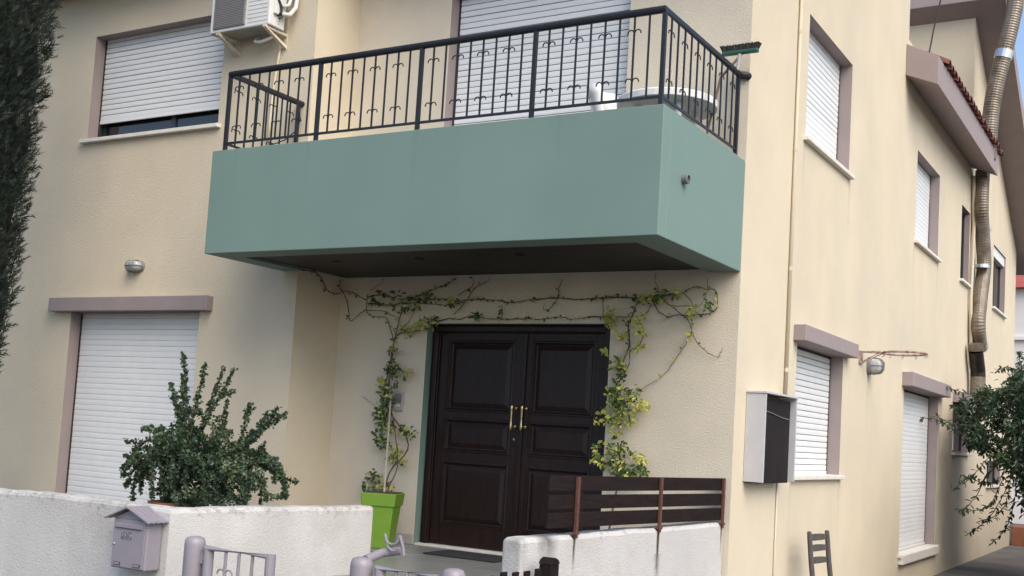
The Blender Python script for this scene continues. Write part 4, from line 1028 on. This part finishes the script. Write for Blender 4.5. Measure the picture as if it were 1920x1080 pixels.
def spray(c, d, L_):
    """a little feathery twig of narrow scales"""
    d = d.normalized(); s_ = d.cross(rv()).normalized(); n = d.cross(s_)
    for j in range(6):
        t = (j+.5)/6; side = s_ if j % 2 else -s_
        dd = (d*.85+side*random.uniform(.35,.75)+n*random.uniform(-.3,.3)).normalized(); q = c+d*(L_*t*.75); l2 = L_*.5*(1-.4*t); wv = dd.cross(n).normalized()*(L_*.05)
        k = len(m.v); m.v += [tuple(q-wv), tuple(q+wv), tuple(q+dd*l2)]; m.f.append((k,k+1,k+2))
    wv = s_*(L_*.05); k = len(m.v); m.v += [tuple(c-wv), tuple(c+wv), tuple(c+d*L_)]; m.f.append((k,k+1,k+2))
for _ in range(60000):
    z = random.uniform(.1, CH*.86); a = random.uniform(0, 2*math.pi)
    if math.sin(a) > .55 and random.random() < .7: continue      # the far side shows little
    cl = .5+.5*math.sin(3*a+z*2.7)*math.sin(z*4.3+2*a)
    r_ = crad(z)*(random.uniform(.76,.93)+.10*cl*random.random())
    c = Vector((CX+r_*math.cos(a), CY+r_*math.sin(a), z))
    d = Vector((math.cos(a)*random.uniform(.2,1.0)+random.uniform(-.4,.4), math.sin(a)*random.uniform(.2,1.0)+random.uniform(-.4,.4), random.uniform(.2,1.2)))
    spray(c, d, random.uniform(.05,.11) if random.random() < .93 else random.uniform(.11,.2))
tag(m.build('crown', LCYP, cy), kind='stuff')

# ------------------------------------------------------------------ climber bush at the right
random.seed(41)
bs = tag(empty('leafy_bush', (1.35,10.6,GZ)), 'big dark green leafy bush overhanging the path beside the side wall', 'bush')
ml = MB()
for a in range(5):
    q = a*1.3; MB().tube(smooth_path([(1.55+.12*math.cos(q),10.8+.12*math.sin(q),GZ),(1.5+.2*math.cos(q),10.6+.2*math.sin(q),.3),(1.3+.5*math.cos(q),10.2+.6*math.sin(q),1.5)],4), .03, 6).build('stem', BARK, bs)
def bleaf(c, ln):
    d = rv(); d.z -= .35; n = rv(.6)+Vector((.2,-.3,1)); leafq(ml, c, d, n, ln, ln*.40, .2)
OUT = [(1797,765),(1822,722),(1868,738),(1895,706),(1925,690),(1990,690),(2000,960),(1925,950),(1908,885),(1872,856),(1840,845),(1806,828)]
def inside(x, y):
    c = False
    for (xa, ya), (xb, yb_) in zip(OUT, OUT[1:]+OUT[:1]):
        if (ya > y) != (yb_ > y) and x < (xb-xa)*(y-ya)/(yb_-ya)+xa: c = not c
    return c
cnt = 0
while cnt < 270:
    px, py = random.uniform(1790,2000), random.uniform(680,1000)
    if not inside(px, py): continue
    cnt += 1; c = onp(1, random.uniform(8.9,11.4), px, py)
    if c.x < .06: continue
    r_ = random.uniform(.09,.20)
    for _ in range(44):
        o_ = Vector((random.gauss(0,.42),random.gauss(0,.5),random.gauss(0,.42)))*r_; bleaf(c+o_, random.uniform(.06,.12))
# hanging and reaching twigs traced over the wall
tw = [([(1850,745),(1800,735),(1752,715),(1712,705)],9.0),([(1830,800),(1790,795),(1750,785),(1712,782)],8.6),([(1840,820),(1800,810),(1770,795),(1758,780)],9.2),([(1900,690),(1880,690),(1865,700)],10.5),
      ([(1880,860),(1850,890),(1830,930),(1800,965)],9.5),([(1900,880),(1880,930),(1850,975),(1810,1005)],10.0),([(1860,850),(1835,880),(1815,900),(1785,918)],9.2),([(1905,900),(1900,950),(1885,990),(1860,1020)],10.4),
      ([(1890,870),(1870,900),(1845,905),(1800,890)],9.6),([(1895,880),(1890,930),(1870,965),(1830,980)],9.8),([(1920,690),(1905,700),(1895,715)],10.0),([(1880,900),(1860,940),(1840,955),(1790,955)],9.4),([(1910,690),(1912,670),(1918,660)],10.2)]
for px, yv in tw:
    P = smooth_path([onp(1, yv, x, y) for x, y in px], 8, .008); MB().tube(P, .006, 4).build('twig', BARK, bs)
    for a, b in zip(P, P[1:]):
        for _ in range(2):
            if random.random() < .8: c = a.lerp(b, random.random()); d = rv(); d.z -= .5; leafq(ml, c, d, rv(.5)+Vector((0,-.5,1)), random.uniform(.07,.12), .035, .2)
tag(ml.build('foliage', LBUSH, bs), kind='stuff')

# ------------------------------------------------------------------ far end: low planter wall and neighbour house
tag(MB().box(.02,.9,17.9,18.6,GZ,.0-.22).build('planter_wall', TERRA, bevel=.02), 'low brick-coloured planter wall at the far end of the path', 'planter')
nh = tag(empty('neighbour_house', (2,30,GZ)), 'white neighbouring house with red roof beyond the far corner', 'house')
MB().box(-6,9,28,36,GZ,6.55).build('wall', NWHITE, nh)
MB().box(-6.1,9.1,27.88,28,4.95,5.05).build('string_course', NWHITE, nh)
m = MB(); m.prism([(-6.4,27.7,6.552),(-6.4,36.3,6.552),(-6.4,32,8.7)], (15.8,0,0)); m.build('roof', NRED, nh)
for k in range(3):
    xw = -1.2+k*3; wn = MB().box(xw,xw+1.2,27.97,27.995,2.2,3.6).build('window', GLASS, nh); MB().box(xw-.06,xw+1.26,27.9,27.968,2.1,2.198).build('window_sill', NWHITE, wn)
